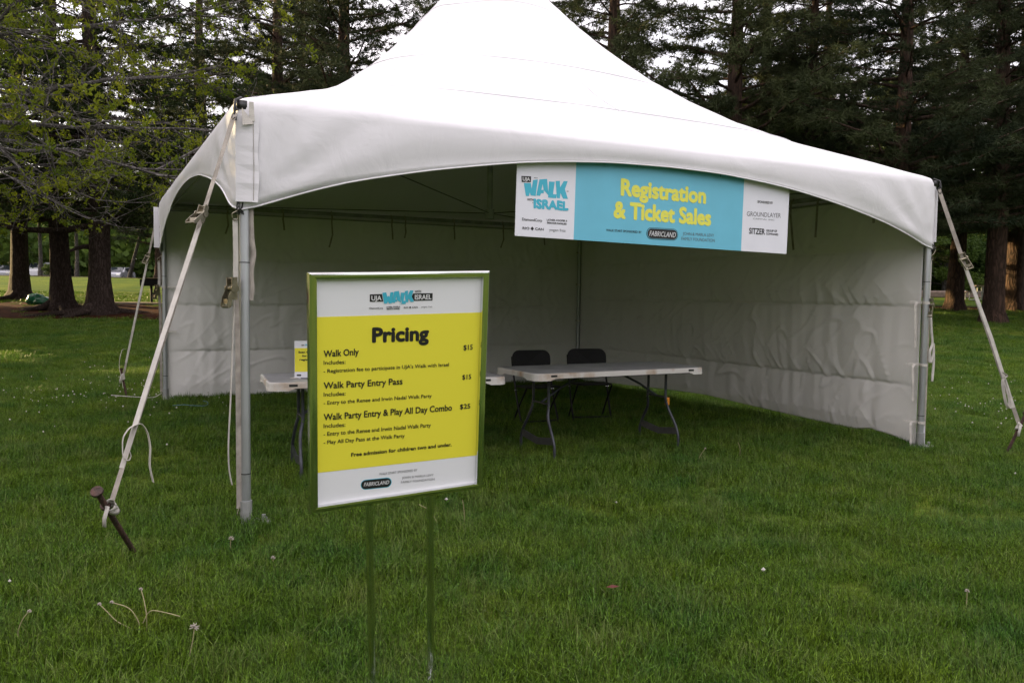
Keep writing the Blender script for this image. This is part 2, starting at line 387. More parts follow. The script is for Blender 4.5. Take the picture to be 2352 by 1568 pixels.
def blob(cx, cy, rx, ry, n=48, amp=.12, seed=1):
    r = random.Random(seed); ph = [r.uniform(0, 6.28) for _ in range(5)]
    out = []
    for i in range(n):
        a = 2 * math.pi * i / n
        k = 1 + amp * sum(math.sin((j + 2) * a + ph[j]) / (j + 1) for j in range(5))
        out.append((cx + rx * k * math.cos(a), cy + ry * k * math.sin(a)))
    return out
MULCH = (-17.5, 25.2, 9.5, 3.4)
sheet('mulch_bed', M['mulch'], blob(*MULCH, seed=3), 0.012, MULCH[0], MULCH[1], label='reddish brown bark mulch spread under the three big trunks', rings=16)
sheet('mulch_bed', M['mulch'], blob(19.5, 34.5, 3.6, 1.6, seed=5), 0.012, 19.5, 34.5, label='thin reddish brown mulch strip under the right-hand pines')
sheet('bank', M['bank_shade'], blob(-22, 55.6, 24, 4.6, n=80, amp=.05, seed=9), 0.015, -22, 55.6, label='grassy bank below the car park, its colour darkened for the shade of bushes', rings=24)  # dark sheet standing in for the shade of bushes on the bank
sheet('parking_lot', M['asphalt'], [(-75, 72), (10, 72), (10, 96), (-75, 96)], 0.02, -32, 84, label='asphalt car park beyond the grassy bank', rings=6)

# ------------------------------------------------------------------ grass
def tuft(name, seed, nb, rad, hmin, hmax, w):
    r = np.random.RandomState(seed)
    V = []; Fc = []
    for i in range(nb):
        a = r.uniform(0, 2 * np.pi); d = rad * np.sqrt(r.uniform()); p = np.array([np.cos(a) * d, np.sin(a) * d, -0.01])
        az = r.uniform(0, 2 * np.pi) if r.uniform() < .6 else a
        lean = r.uniform(.15, 1.15); h = r.uniform(hmin, hmax)
        dr = np.array([np.cos(az), np.sin(az), 0]); sd_ = np.array([-dr[1], dr[0], 0]) * w * r.uniform(.6, 1.1) / 2
        tw = r.uniform(-.8, .8); sd_ = sd_ * np.cos(tw) + dr * np.linalg.norm(sd_) * np.sin(tw)
        m = p + np.array([0, 0, h * .55]) + dr * h * .18 * lean
        t = p + np.array([0, 0, h * (1 - .22 * lean * lean)]) + dr * h * .62 * lean
        n = len(V); V += [p - sd_, p + sd_, m + sd_ * .8, m - sd_ * .8, t]
        Fc += [(n, n + 1, n + 2), (n, n + 2, n + 3), (n + 3, n + 2, n + 4)]
    return np_mesh(name, np.array(V), np.array(Fc), M['blade'], do_link=False)

def scatter_group(name, protos, seed):
    """geometry node group: instances of the protos on every vertex of the host mesh"""
    coll = bpy.data.collections.new(name + '_tufts')
    for p in protos: coll.objects.link(p)
    ng = bpy.data.node_groups.new(name, 'GeometryNodeTree')
    ng.interface.new_socket('Geometry', in_out='INPUT', socket_type='NodeSocketGeometry')
    ng.interface.new_socket('Geometry', in_out='OUTPUT', socket_type='NodeSocketGeometry')
    N = ng.nodes; L = ng.links
    gi = N.new('NodeGroupInput'); go = N.new('NodeGroupOutput')
    ci = N.new('GeometryNodeCollectionInfo'); ci.inputs['Collection'].default_value = coll
    ci.inputs['Separate Children'].default_value = True; ci.inputs['Reset Children'].default_value = True
    iop = N.new('GeometryNodeInstanceOnPoints'); iop.inputs['Pick Instance'].default_value = True
    m2p = N.new('GeometryNodeMeshToPoints')
    rv = N.new('FunctionNodeRandomValue'); rv.data_type = 'FLOAT_VECTOR'
    rv.inputs[0].default_value = (-.16, -.16, 0); rv.inputs[1].default_value = (.16, .16, 6.283); rv.inputs['Seed'].default_value = seed
    at = N.new('GeometryNodeInputNamedAttribute'); at.data_type = 'FLOAT'; at.inputs['Name'].default_value = 'sz'
    e2r = N.new('FunctionNodeEulerToRotation')
    L.new(gi.outputs[0], m2p.inputs['Mesh']); L.new(m2p.outputs[0], iop.inputs['Points']); L.new(ci.outputs[0], iop.inputs['Instance'])
    L.new(rv.outputs[0], e2r.inputs[0]); L.new(e2r.outputs[0], iop.inputs['Rotation']); L.new(at.outputs['Attribute'], iop.inputs['Scale'])
    L.new(iop.outputs[0], go.inputs[0])
    return ng

def point_cloud(name, P, S, ng, label):
    me = bpy.data.meshes.new(name); me.vertices.add(len(P)); me.vertices.foreach_set('co', P.astype(np.float32).ravel())
    a = me.attributes.new('sz', 'FLOAT', 'POINT'); a.data.foreach_set('value', S.astype(np.float32))
    me.materials.append(M['blade'])
    o = bpy.data.objects.new(name, me); link(o)
    md = o.modifiers.new('tufts', 'NODES'); md.node_group = ng
    return tag(o, label, 'grass', kind='stuff')

tufts = [tuft('grass_tuft', 11 + i, 80, .10, .035, .10, .0048) for i in range(5)]
tufts_far = [tuft('grass_tuft_far', 31 + i, 110, .17, .04, .08, .0075) for i in range(4)]
R = np.random.RandomState(5)
def in_mulch(x, y):
    return (((x - MULCH[0]) / (MULCH[2] * .93)) ** 2 + ((y - MULCH[1]) / (MULCH[3] * .9)) ** 2) < 1
def band(y0, y1, dens, wk=.72, marg=1.0):
    n = int((y1 - y0) * (2 * marg + wk * (y0 + y1)) * dens)
    y = R.uniform(y0, y1, n * 2); x = R.uniform(-1, 1, n * 2) * (marg + wk * y1)
    k = np.abs(x) < marg + wk * y; x = x[k][:n]; y = y[k][:n]
    k = ~(in_mulch(x, y) & (R.uniform(size=len(x)) < .93))
    x = x[k]; y = y[k]
    cl = np.array([mnoise.noise(Vector((a * .9, b * .9, 0))) for a, b in zip(x, y)])
    return np.stack([x, y, Hn(x, y) - .01], -1), 1.0 + .42 * cl + .35 * np.array([mnoise.noise(Vector((a * 3.7, b * 3.7, 4))) for a, b in zip(x, y)]) + R.uniform(-.25, .25, len(x))
n_ng = scatter_group('lawn_scatter', tufts, 1); f_ng = scatter_group('lawn_scatter_far', tufts_far, 2)
P1, S1 = band(0.5, 5, 210); P2, S2 = band(5, 9, 130); P3, S3 = band(9, 14, 70, marg=.5)
point_cloud('grass', np.concatenate([P1, P2, P3]), np.concatenate([S1, S2, S3]), n_ng, 'thick green lawn grass around the sign and tent')
P4, S4 = band(14, 22, 30, .68, .5); P5, S5 = band(22, 34, 9, .66, .5)
point_cloud('grass', np.concatenate([P4, P5]), np.concatenate([S4, S5 * 1.25]), f_ng, 'distant lawn grass running back under the trees')

# ------------------------------------------------------------------ trees
def tufts_mesh(P, D, K, ln, w, r, spread=.8):
    """needle tufts: K thin triangles per point"""
    n = len(P)
    P = np.repeat(P, K, 0); D = np.repeat(D, K, 0)
    d = D * (1 - spread * .45) + r.normal(size=(n * K, 3)) * spread * .62
    d /= np.linalg.norm(d, axis=1)[:, None] + 1e-9
    L_ = ln * r.uniform(.65, 1.2, (n * K, 1)) * np.repeat(r.uniform(.75, 1.25, (n, 1)), K, 0)
    s = np.cross(d, r.normal(size=(n * K, 3))); s /= np.linalg.norm(s, axis=1)[:, None] + 1e-9
    V = np.stack([P - s * w / 2, P + s * w / 2, P + d * L_], 1).reshape(-1, 3)
    return V, np.arange(n * K * 3).reshape(-1, 3)

def leaves_mesh(P, D, K, ln, w, r, spread=1.0):
    """leaf sprays: K kite-shaped leaves per point"""
    n = len(P)
    P = np.repeat(P, K, 0) + r.normal(size=(n * K, 3)) * ln * .35; D = np.repeat(D, K, 0)
    d = D * .6 + r.normal(size=(n * K, 3)) * spread * .6
    d /= np.linalg.norm(d, axis=1)[:, None] + 1e-9
    L_ = ln * r.uniform(.6, 1.25, (n * K, 1))
    s = np.cross(d, r.normal(size=(n * K, 3))); s /= np.linalg.norm(s, axis=1)[:, None] + 1e-9
    s *= w * r.uniform(.7, 1.2, (n * K, 1)) / 2
    V = np.stack([P, P + d * L_ * .45 - s, P + d * L_, P + d * L_ * .45 + s], 1).reshape(-1, 3)
    return V, np.arange(n * K * 4).reshape(-1, 4)

def conifer_mesh(name, seed, Ht, r0, z0, Lmax, droop, dens, nm, bm, flare=1.5, roots=0, needle=(.17, .014, 9), limbs=None, whorl=.42):
    """returns trunk, limbs and crown meshes"""
    r = np.random.RandomState(seed)
    tr = MB()
    lean = r.uniform(-.02, .02, 2)
    n = 18; pts = []; rad = []
    for i in range(n):
        t = (i / (n - 1)) ** 1.25
        z = t * Ht
        pts.append((lean[0] * z + .06 * math.sin(z * .6 + seed), lean[1] * z, z - .15))
        fl = 1 + (flare - 1) * math.exp(-z / .32)
        rad.append(r0 * (1 - t) ** .85 * fl + .015)
    tr.tube(pts, rad, 16)
    vv = []
    for v in tr.v:          # ridged, uneven trunk
        a = math.atan2(v[1], v[0]); k = 1 + .05 * math.sin(a * 5 + seed) + .03 * math.sin(a * 9 + v[2] * 1.3)
        if v[2] < .8: k += .16 * (.8 - v[2]) * math.sin(a * 4 + seed * 2)
        vv.append((v[0] * k, v[1] * k, v[2]))
    tr.v = vv
    for i in range(roots):
        a = r.uniform(0, 6.28); l = r.uniform(.8, 1.7); rr = r0 * 1.1
        c, s_ = math.cos(a), math.sin(a)
        tr.tube([(c * rr * .5, s_ * rr * .5, .28), (c * (rr + .15), s_ * (rr + .15), .09), (c * (rr + l * .5), s_ * (rr + l * .5), .03), (c * (rr + l), s_ * (rr + l), -.06)], [.15, .11, .07, .03], 7)
    br = MB(); P = []; D = []
    z = z0
    def axis(zz):
        return np.array([lean[0] * zz + .06 * math.sin(zz * .6 + seed), lean[1] * zz, zz - .15])
    while z < Ht - .3:
        t = (z - z0) / (Ht - z0)
        Lz = Lmax * min(1, .62 + 2.2 * t) * (1 - t) ** .75
        k = r.randint(3, 6); a0 = r.uniform(0, 6.28)
        for b in range(k):
            if r.uniform() < .12: continue
            a = a0 + b * 2 * np.pi / k + r.uniform(-.35, .35); L_ = Lz * r.uniform(.55, 1.12) + .25
            zz = z + r.uniform(-.2, .2); d = np.array([np.cos(a), np.sin(a), 0]); st = axis(zz)
            up = r.uniform(.05, .28) - droop
            bend = droop * .9 + r.uniform(-.06, .12)
            ps = []
            for i in range(6):
                q = i / 5; ps.append(st + d * L_ * q + np.array([0, 0, L_ * (up * q + bend * q * q * (.6 if droop > 0 else .5))]) + r.normal(size=3) * .03 * L_ * q)
            rb = max(.012, .022 * L_ * (1 - .4 * t))
            br.tube(ps, [rb, rb * .85, rb * .68, rb * .5, rb * .33, .006], 4, cap=False)
            ns = max(5, int(L_ * 4.6 * dens))
            for j in range(ns):
                q = r.uniform(.14, 1.0) ** .85; i = min(4, int(q * 5)); f = q * 5 - i
                p = ps[i] * (1 - f) + ps[i + 1] * f
                sgn = 1 if j % 2 else -1
                sdv = np.array([-d[1], d[0], 0]) * sgn * r.uniform(.5, 1) + d * r.uniform(.4, .9) + np.array([0, 0, r.uniform(-.2, .25) - droop * .8])
                sdv /= np.linalg.norm(sdv); sl = L_ * r.uniform(.14, .30) * (1.2 - .6 * q) + .12
                e = p + sdv * sl
                if r.uniform() < .5: br.tube([p, e], [.011, .004], 3, cap=False)
                m = max(2, int(sl / .125))
                for u in range(m):
                    f2 = (u + r.uniform(.3, 1)) / m
                    P.append(p + sdv * sl * f2 + r.normal(size=3) * .035); D.append(sdv)
            for u in range(3):
                P.append(ps[5] + r.normal(size=3) * .04); D.append(d)
        z += whorl * r.uniform(.7, 1.3)
    for (za, aa, ll, ups, foliage, rb) in (limbs or []):        # bare heavy low limbs
        d = np.array([math.cos(aa), math.sin(aa), 0]); st = axis(za)
        ps = [st + d * ll * q + np.array([0, 0, ll * ups * (q - .0) * (1.4 * q - 1)]) for q in (0, .25, .5, .75, 1)]
        br.tube(ps, [rb, rb * .85, rb * .7, rb * .55, rb * .35], 8)
    P = np.array(P); D = np.array(D)
    V, Fc = tufts_mesh(P, D, needle[2], needle[0], needle[1], r); print('conifer', len(Fc), len(br.f))
    t_ = tr.build('trunk', bm, None, True); b_ = br.build('branches', bm, None, True)
    c_ = np_mesh('crown', V, Fc, nm)
    for o in (t_, b_, c_):
        COL.objects.unlink(o)
    return (t_, b_, c_)

def place_tree(proto, name, x, y, rz, s, label, cat='tree', group=None, dz=0.0):
    e = empty(name, (x, y, H(x, y) + dz), rz, label, cat, group); e.scale = (s[0], s[0], s[1]) if isinstance(s, tuple) else (s, s, s)
    for o in proto:
        c = o.copy(); COL.objects.link(c); c.parent = e
        if c.name.startswith(('crown', 'branches')): c['kind'] = 'stuff'
    return e

pinesA = [conifer_mesh('pine', 100 + i, 17 + i, .33, 2.6 + .5 * i, 4.2, -.05 + .02 * i, 1.5, M['needle'], M['bark_pine'], needle=(.25, .024, 11), whorl=.35) for i in range(3)]
sprA = conifer_mesh('spruce', 201, 16, .28, 2.9, 4.4, .22, 2.1, M['needle2'], M['bark_spruce'], 1.9, 7, (.17, .024, 9),
                    [(2.6, math.pi * 1.06, 4.0, .30, 0, .10), (1.95, math.pi * 1.12, .75, -.35, 0, .09)], .40)
sprB = conifer_mesh('spruce', 202, 17, .29, 3.1, 4.3, .20, 2.1, M['needle2'], M['bark_spruce'], 1.9, 7, (.17, .024, 9), [(3.0, 2.6, 3.0, .1, 0, .07)], .40)

place_tree(sprB, 'spruce_tree', -17.89, 29.54, 1.9, 1.0, 'dark spruce with flared trunk at the left edge of the lawn', group='big dark trees over the mulch')
place_tree(sprB, 'spruce_tree', -14.16, 25.44, .2, 1.0, 'dark spruce trunk with roots spreading beside the green bag', group='big dark trees over the mulch')
place_tree(sprA, 'spruce_tree', -12.28, 24.16, 0.0, 1.08, 'thick dark spruce with a sawn limb stub, nearest the tent', group='big dark trees over the mulch')
PINES = [  # x, y, variant, scale, label
 (-5.55, 27, 0, 1.0, 'tall pine showing its bare trunk against the sky left of the tent peak'),
 (-8.6, 30, 1, .95, 'tall pine behind the yellow green branches, left of the roof'),
 (-12.9, 34, 2, .95, 'tall pine standing between the spruces and the tent roof'),
 (-3.2, 36, 2, .9, 'pine crown close behind the left slope of the tent peak'),
 (6.95, 26, 1, 1.0, 'tall pine with reddish trunk right of the tent peak'),
 (9.3, 31, 0, 1.0, 'second tall pine right of the tent peak'),
 (10.2, 28.5, 2, .82, 'slender pine behind the middle of the right roof slope'),
 (13.1, 35, 1, .95, 'pine rising behind the lower right roof slope'),
 (17.8, 37.5, 0, .8, 'slender far pine seen over the right tent corner'),
 (18.27, 33.51, 2, .95, 'pine with orange sunlit bark right of the tent'),
 (20.9, 34.03, 1, 1.08, 'broad dark pine at the right edge of the photo'),
 (4.6, 38, 0, .9, 'pine crown just right of the tent peak'),
 (16.0, 27, 2, .95, 'dense pine crown above the right tent corner'),
 (25.5, 36, 0, 1.0, 'dark pine half cut off by the right edge of the photo'),
 (-22.5, 52, 0, .9, 'far pine behind the leftmost spruce trunk'),
 (-13, 58, 0, 1.0, 'far tall pine above the left tent corner'),
 (-10.2, 40, 2, .9, 'pine filling the gap left of the roof, behind the others'),
 (11.6, 24.5, 0, .95, 'pine crown low above the middle of the right roof slope'), (20.5, 26.5, 2, .95, 'dark pine crown hanging at the upper right corner'), (3.2, 27.5, 1, .88, 'pine crown touching the right edge of the tent peak'), (24.5, 30.5, 0, 1.0, 'pine crown at the far upper right'),
 (1.0, 33, 2, .9, 'pine standing straight behind the tent peak'),
]
for i, (x, y, k, s, lab) in enumerate(PINES):
    place_tree(pinesA[k], 'pine_tree', x, y, i * 1.7, s, lab, group='tall pines behind the tent')
# unseen pines added around the camera to block low sun and sky
BLOCKER_PINES = [(-20, 9), (-25, 14), (-21, 17), (-29, 7), (-30, 19), (-24, 2), (-33, 13), (-19, 1), (-27, -6), (-20, -9), (-38, 3), (-26, 21), (-27, 27.5), (-32, 31), (-38, 33.5), (-44, 36),
(-14, -26), (-3, -30), (9, -29), (20, -24), (30, -10), (32, 6), (30, 17)]
for i, (x, y) in enumerate(BLOCKER_PINES):
    place_tree(pinesA[i % 3], 'pine_tree', x, y, i * 2.1, .9 + .08 * (i % 3), 'unseen tall pine added outside the view to block low sun and sky', group='unseen pines blocking low sun and sky')

# spring tree: bare grey twigs with small bright leaf clusters
def spring_tree(seed, Ht, spread, nb, leaf, K, ln, twig, zlow=2.0, leafmat=M['leaf'], bias=None, tw_dens=1.0):
    r = np.random.RandomState(seed); tr = MB(); br = MB(); P = []; D = []
    tr.tube([(0, 0, -.2), (.03, 0, 1), (.0, .05, 2.4), (.08, 0, Ht * .45), (.0, .1, Ht * .75), (0, 0, Ht)], [.24, .18, .16, .12, .07, .015], 12)
    def grow(p, d, L_, rad, lvl):
        n = 5; pts = [p]; q = p.copy(); dd = d.copy()
        for i in range(n):
            dd = dd + r.normal(size=3) * .16 + np.array([0, 0, -.035 * lvl]); dd /= np.linalg.norm(dd)
            if q[2] < zlow + .25: dd[2] += .16; dd /= np.linalg.norm(dd)
            q = q + dd * L_ / n; pts.append(q.copy())
        br.tube(pts, [rad * (1 - .75 * i / n) for i in range(n + 1)], 6 if lvl == 0 else (4 if lvl == 1 else 3), cap=False)
        if lvl >= 2:
            for i in range(1, n + 1):
                if r.uniform() < leaf: P.append(pts[i] + r.normal(size=3) * .02); D.append(np.array([dd[0] * .5, dd[1] * .5, .8]))
        if lvl < 3:
            kids = int([8, 6, 3.2][lvl] * tw_dens + r.uniform())
            for _ in range(kids):
                f = r.uniform(.2, 1.0) if lvl else r.uniform(.15, 1.0); i = min(n - 1, int(f * n)); g = f * n - i
                s_ = pts[i] * (1 - g) + pts[i + 1] * g
                ax = r.normal(size=3); nd = dd * .75 + ax * .55; nd[2] *= .7; nd /= np.linalg.norm(nd)
                grow(s_, nd, L_ * r.uniform(.35, .55) * (1.1 - .3 * f), max(.004, rad * .45), lvl + 1)
    for b in range(nb):
        z = zlow + (Ht - zlow) * (b / nb) ** 1.1 * .9
        a = b * 2.4 + r.uniform(-.4, .4)
        if bias is not None and b % 2 == 0: a = bias + r.uniform(-.6, .6)
        t = (z - zlow) / (Ht - zlow); L_ = spread * (1 - .6 * t) * r.uniform(.8, 1.1)
        d = np.array([math.cos(a), math.sin(a), r.uniform(-.05, .2) + .35 * t]); d /= np.linalg.norm(d)
        grow(np.array([0, 0, z]), d, L_, .05 * (1 - .4 * t), 0)
    P = np.array(P); D = np.array(D); k_ = P[:, 2] > zlow - .45; P = P[k_]; D = D[k_]
    V, Fc = leaves_mesh(P, D, K, ln, ln * .42, r, .9)
    t_ = tr.build('trunk', twig, None, True); b_ = br.build('branches', twig, None, False)
    c_ = np_mesh('crown', V, Fc, leafmat)
    print('spring', len(P), len(Fc), len(br.f))
    for o in (t_, b_, c_): COL.objects.unlink(o)
    return (t_, b_, c_)
spA = spring_tree(41, 9.0, 6.2, 20, .17, 11, .075, M['bark_twig'], 2.9, bias=-.15, tw_dens=1.15)
place_tree(spA, 'leafing_tree', -9.6, 13.0, 0, 1.03, 'tree coming into leaf, grey twigs and yellow green leaf tufts reaching over the tent corner', group='trees coming into leaf')
place_tree(spA, 'leafing_tree', -12.6, 17.5, 2.6, 1.1, 'second tree coming into leaf, further back on the left with bare grey twigs', group='trees coming into leaf')

# leafy trees and shrubs beyond
def leafy(seed, Ht, rw, zc0, n, ln, lm, K=4, clumps=26):
    r = np.random.RandomState(seed); tr = MB(); br = MB()
    tr.tube([(0, 0, -.3), (.05, 0, Ht * .3), (0, .1, Ht * .6), (0, 0, Ht * .9)], [.22, .16, .10, .02], 8)
    P = []; D = []
    for c in range(clumps):
        a = r.uniform(0, 6.28); u = r.uniform(0, 1); zz = zc0 + (Ht - zc0) * u
        rr = rw * math.sqrt(max(.05, 1 - (2 * u - .8) ** 2 / 1.5)) * r.uniform(.3, 1)
        cc = np.array([math.cos(a) * rr, math.sin(a) * rr, zz]); cr_ = r.uniform(.35, .75) * rw * .5
        br.tube([(0, 0, max(.2, zz * .6)), tuple(cc * np.array([.5, .5, .85])), tuple(cc)], [.05, .03, .01], 4, cap=False)
        m = n // clumps
        dd = r.normal(size=(m, 3)); dd /= np.linalg.norm(dd, axis=1)[:, None]
        P.append(cc + dd * cr_ * (r.uniform(.2, 1.1, (m, 1)) ** .6) * np.array([1, 1, .7])); D.append(dd)
    P = np.concatenate(P); D = np.concatenate(D)
    V, Fc = leaves_mesh(P, D, K, ln, ln * .6, r)
    t_ = tr.build('trunk', M['bark_twig'], None, True); b_ = br.build('branches', M['bark_twig']); c_ = np_mesh('crown', V, Fc, lm)
    for o in (t_, b_, c_): COL.objects.unlink(o)
    return (t_, b_, c_)
lfA = leafy(61, 11, 4.2, 1.2, 7000, .22, M['leaf_md'])
lfB = leafy(62, 9, 4.6, .6, 7000, .22, M['leaf_md'])
shr = leafy(63, 2.6, 1.9, .1, 3500, .13, M['leaf_dk'], 4, 20)
LEAFY = [(-52, 100, 0, 'leafy tree beyond the parked cars, far left'), (-43, 98, 1, 'leafy tree beyond the black van'), (-17.5, 57, 0, 'backlit yellow green tree above the dark bushes'),
 (-12, 60, 1, 'leafy tree behind the tent\'s left corner'), (-60, 101, 1, 'leafy tree at the far left edge of the park'), (-34, 97, 0, 'leafy tree beyond the car park, behind the second trunk'), (-26, 99, 1, 'leafy tree beyond the car park, behind the dark bushes'), (20.5, 53, 1, 'bright leafy tree seen below the pines right of the tent'), (26, 55, 0, 'leafy tree behind the right-hand pines'),
 (31.5, 54, 1, 'leafy tree at the right edge beyond the picnic tables'), (37, 57, 0, 'last leafy tree on the right, beyond the log kerb'), (16, 58, 0, 'leafy tree showing between the pine trunks'), (12, 56, 1, 'leafy tree glimpsed over the right roof slope'),
 (3, 60, 0, 'leafy tree hidden low behind the tent roof'), (-5, 62, 1, 'leafy tree far behind the left roof slope')]
for i, (x, y, k, lab) in enumerate(LEAFY):
    place_tree((lfA, lfB)[k], 'leafy_tree', x, y, i * 1.3, 1.0 + .12 * (i % 3), lab, group='leafy trees beyond the lawn')
SHR = [(-17.5, 51, 'round dark bush beside the second spruce trunk'), (-14.6, 52.5, 'dark bush on the grassy bank behind the grill'), (-19.6, 53, 'low bush just right of the parked black van'), (-12, 50.5, 'dark bush nearest the tent wall on the bank'), (-9.4, 52, 'dark bush mostly hidden behind the tent')]
for i, (x, y, lab) in enumerate(SHR):
    place_tree(shr, 'bush', x, y, i * 1.1, (1.15, 1.05 + .1 * (i % 2)), lab, 'bush', 'dark bushes on the bank')
tag_small = place_tree(shr, 'bush', -30.2, 53.5, .4, (.35, .28), 'tiny yellow green shrub in front of the black van', 'bush')
for i, x in enumerate(np.linspace(17, 40, 8)):
    place_tree(shr, 'bush', x, 50.5 + (i % 3), i * .9, (1.3, 1.15 + .1 * (i % 2)), ['dark hedge bush behind the log kerb near the tent corner', 'hedge bush just left of the orange-lit pine', 'hedge bush right of the orange-lit pine trunk', 'hedge bush behind the far picnic table', 'hedge bush between the two right-hand pines', 'hedge bush left of the red picnic bench', 'hedge bush behind the red picnic bench', 'last hedge bush at the right edge'][i], 'bush', 'hedge of bushes behind the kerb')

BLOCKER_LEAFY = [(-36, -6), (-34, -14), (-29, -22), (-22, -29), (-15, -33), (-8, -36), (-1, -34), (6, -37), (13, -33), (20, -33), (27, -27), (33, -20), (38, -12), (41, -4), (42, 4), (40, 12), (36, 19)]  # unseen leafy trees, added to screen off the low sky
for i, (x, y) in enumerate(BLOCKER_LEAFY):
    place_tree((lfA, lfB)[i % 2], 'leafy_tree', x, y, i * 1.9, 1.0 + .1 * (i % 3), 'unseen leafy tree added outside the view to block the low sky', group='unseen leafy trees blocking the low sky')
# far woodland that reads as one mass
r_ = np.random.RandomState(9)
n = 52000
a = r_.uniform(-1.1, 1.1, n) ; dist = r_.uniform(95, 125, n)
wx = np.sin(a) * dist; wy = np.cos(a) * dist
top = 11 + 3.5 * np.sin(a * 17) + 2.5 * np.sin(a * 41 + 1)
wz = r_.uniform(0, 1, n) ** .9 * top + 1.5
V, Fc = leaves_mesh(np.stack([wx, wy, wz], -1), np.tile([0, 0, 1.], (n, 1)), 2, .85, .75, r_)
tag(np_mesh('far_woodland', V, Fc, M['leaf_dk']), 'far off dark green woodland filling the gaps between trunks', 'woodland', kind='stuff')

# ------------------------------------------------------------------ tent
C0 = Vector((-1.576, 4.787, 0)); RZ = 0.4754
A = Vector((math.cos(RZ), math.sin(RZ), 0)); B = Vector((-math.sin(RZ), math.cos(RZ), 0))
W = 6.1; EH = 2.5
tent = empty('frame_tent', C0, RZ, 'large white peaked marquee open at the front with two side walls', 'tent')
# all tent parts are in tent coordinates: x along the front, y to the back, origin at the front left pole

Zr = [(0, 5.25), (.12, 5.1), (.3, 4.86), (.58, 4.50), (.96, 4.14), (1.28, 3.87), (1.74, 3.53), (2.17, 3.27), (2.6, 3.05), (3.2, 2.82), (3.66, 2.69), (4.0, 2.595), (4.2, 2.535), (4.36, 2.50)]
Zr_x = [p[0] for p in Zr]; Zr_y = [p[1] for p in Zr]
def arch(u):
    t = abs(u - W / 2)
    return float(np.interp(t, [0, .5, .87, 1.2, 1.45, 1.85, 2.15, 2.45, 2.75, 2.95, 3.1], [2.353, 2.343, 2.318, 2.287, 2.25, 2.185, 2.125, 2.058, 1.965, 1.89, 1.84]))
def arch_s(u):       # smoothed
    return (arch(u - .12) + 2 * arch(u) + arch(u + .12)) / 4
mb = MB(); NT = 256; NS = 44; half = W / 2 + .03; RC = half * math.sqrt(2)
rings = []
for j in range(NS):
    s = j / (NS - 1) * .985
    r0 = RC * (1 - s); z = float(np.interp(r0, Zr_x, Zr_y))
    nexp = 2.6 + 60 * math.exp(-s * 16) + 3.2 * (1 - s)
    K = r0 / math.sqrt(2) * 2 ** (1 / nexp)
    if j == 0: K = half
    ring = []
    for i in range(NT):
        q = 4 * i / NT; side = int(q); f = q - side; f2 = (f - .5) * 2
        # boundary direction on the square
        f2 = math.copysign(1 - (1 - abs(f2)) ** 1.25, f2)
        p = [(f2, -1), (1, f2), (-f2, 1), (-1, -f2)][side]
        nn = (abs(p[0]) ** nexp + abs(p[1]) ** nexp) ** (1 / nexp)
        x, y = p[0] / nn * K, p[1] / nn * K
        wr = 0
        if s > .02:
            ang = math.atan2(y, x)
            wr = .010 * mnoise.noise(Vector((x * 1.4, y * 1.4, z * 1.2))) + .004 * mnoise.noise(Vector((x * 2.0, y * 2.0, z * 16)))  + .006 * mnoise.noise(Vector((math.cos(ang) * 9, math.sin(ang) * 9, s * 3))) * (1 - s)
        ring.append((x + half - .03, y + half - .03, z + wr))
    rings.append(ring)
# valance (drops from the eave, part of the same membrane), rounded fold then an arched drop
def val(u, d, h, side):
    """u along side, d outward, h height -> tent coords"""
    return [(u, -.03 - d), (W + .03 + d, u), (W - u, W + .03 + d), (-.03 - d, W - u)][side] + (h,)
rows = 12
vrings = []
for k in range(1, rows + 1):
    ring = []
    for i in range(NT):
        q = 4 * i / NT; side = int(q); f = q - side; f2 = (f - .5) * 2
        f2 = math.copysign(1 - (1 - abs(f2)) ** 1.25, f2)
        u = W / 2 + f2 * half
        bot = arch_s(u); t = (k / rows) ** 1.15
        h = (EH - .012) * (1 - t) + bot * t
        near = 1 - abs(f2)
        fold = 0
        if near > .002:
            # tension folds fanning out of the lower corner
            ang = math.atan2(h - 1.86, (W / 2 - abs(u - W / 2)) + .02)
            rad = math.hypot(h - 1.86, near * W / 2)
            fold = .019 * math.sin(ang * 17 + side) * math.exp(-rad / .8) * min(1, near * 40)
            fold += .010 * mnoise.noise(Vector((u * 1.3, h * 2.2, side * 7.1))) * min(1, near * 10)
        d = .012 + .010 * math.sin(math.pi * min(1, t * 1.2)) + fold
        sm = min(1, near / .03)
        x, y, z = val(u, d * (.35 + .65 * sm), h, side)
        ring.append((x, y, z))
    vrings.append(ring)
allr = list(reversed(rings)) + vrings
vs = [p for ring in allr for p in ring]; fs = []
for j in range(len(allr) - 1):
    for i in range(NT):
        a_, b_ = j * NT + i, j * NT + (i + 1) % NT
        fs.append((a_, a_ + NT, b_ + NT, b_))
fs.append(tuple(range(NT)))
mb.add(vs, fs); canopy = mb.build('canopy', M['canopy'], tent, True)
sm_ = canopy.modifiers.new('solid', 'SOLIDIFY'); sm_.thickness = .003; sm_.offset = -1
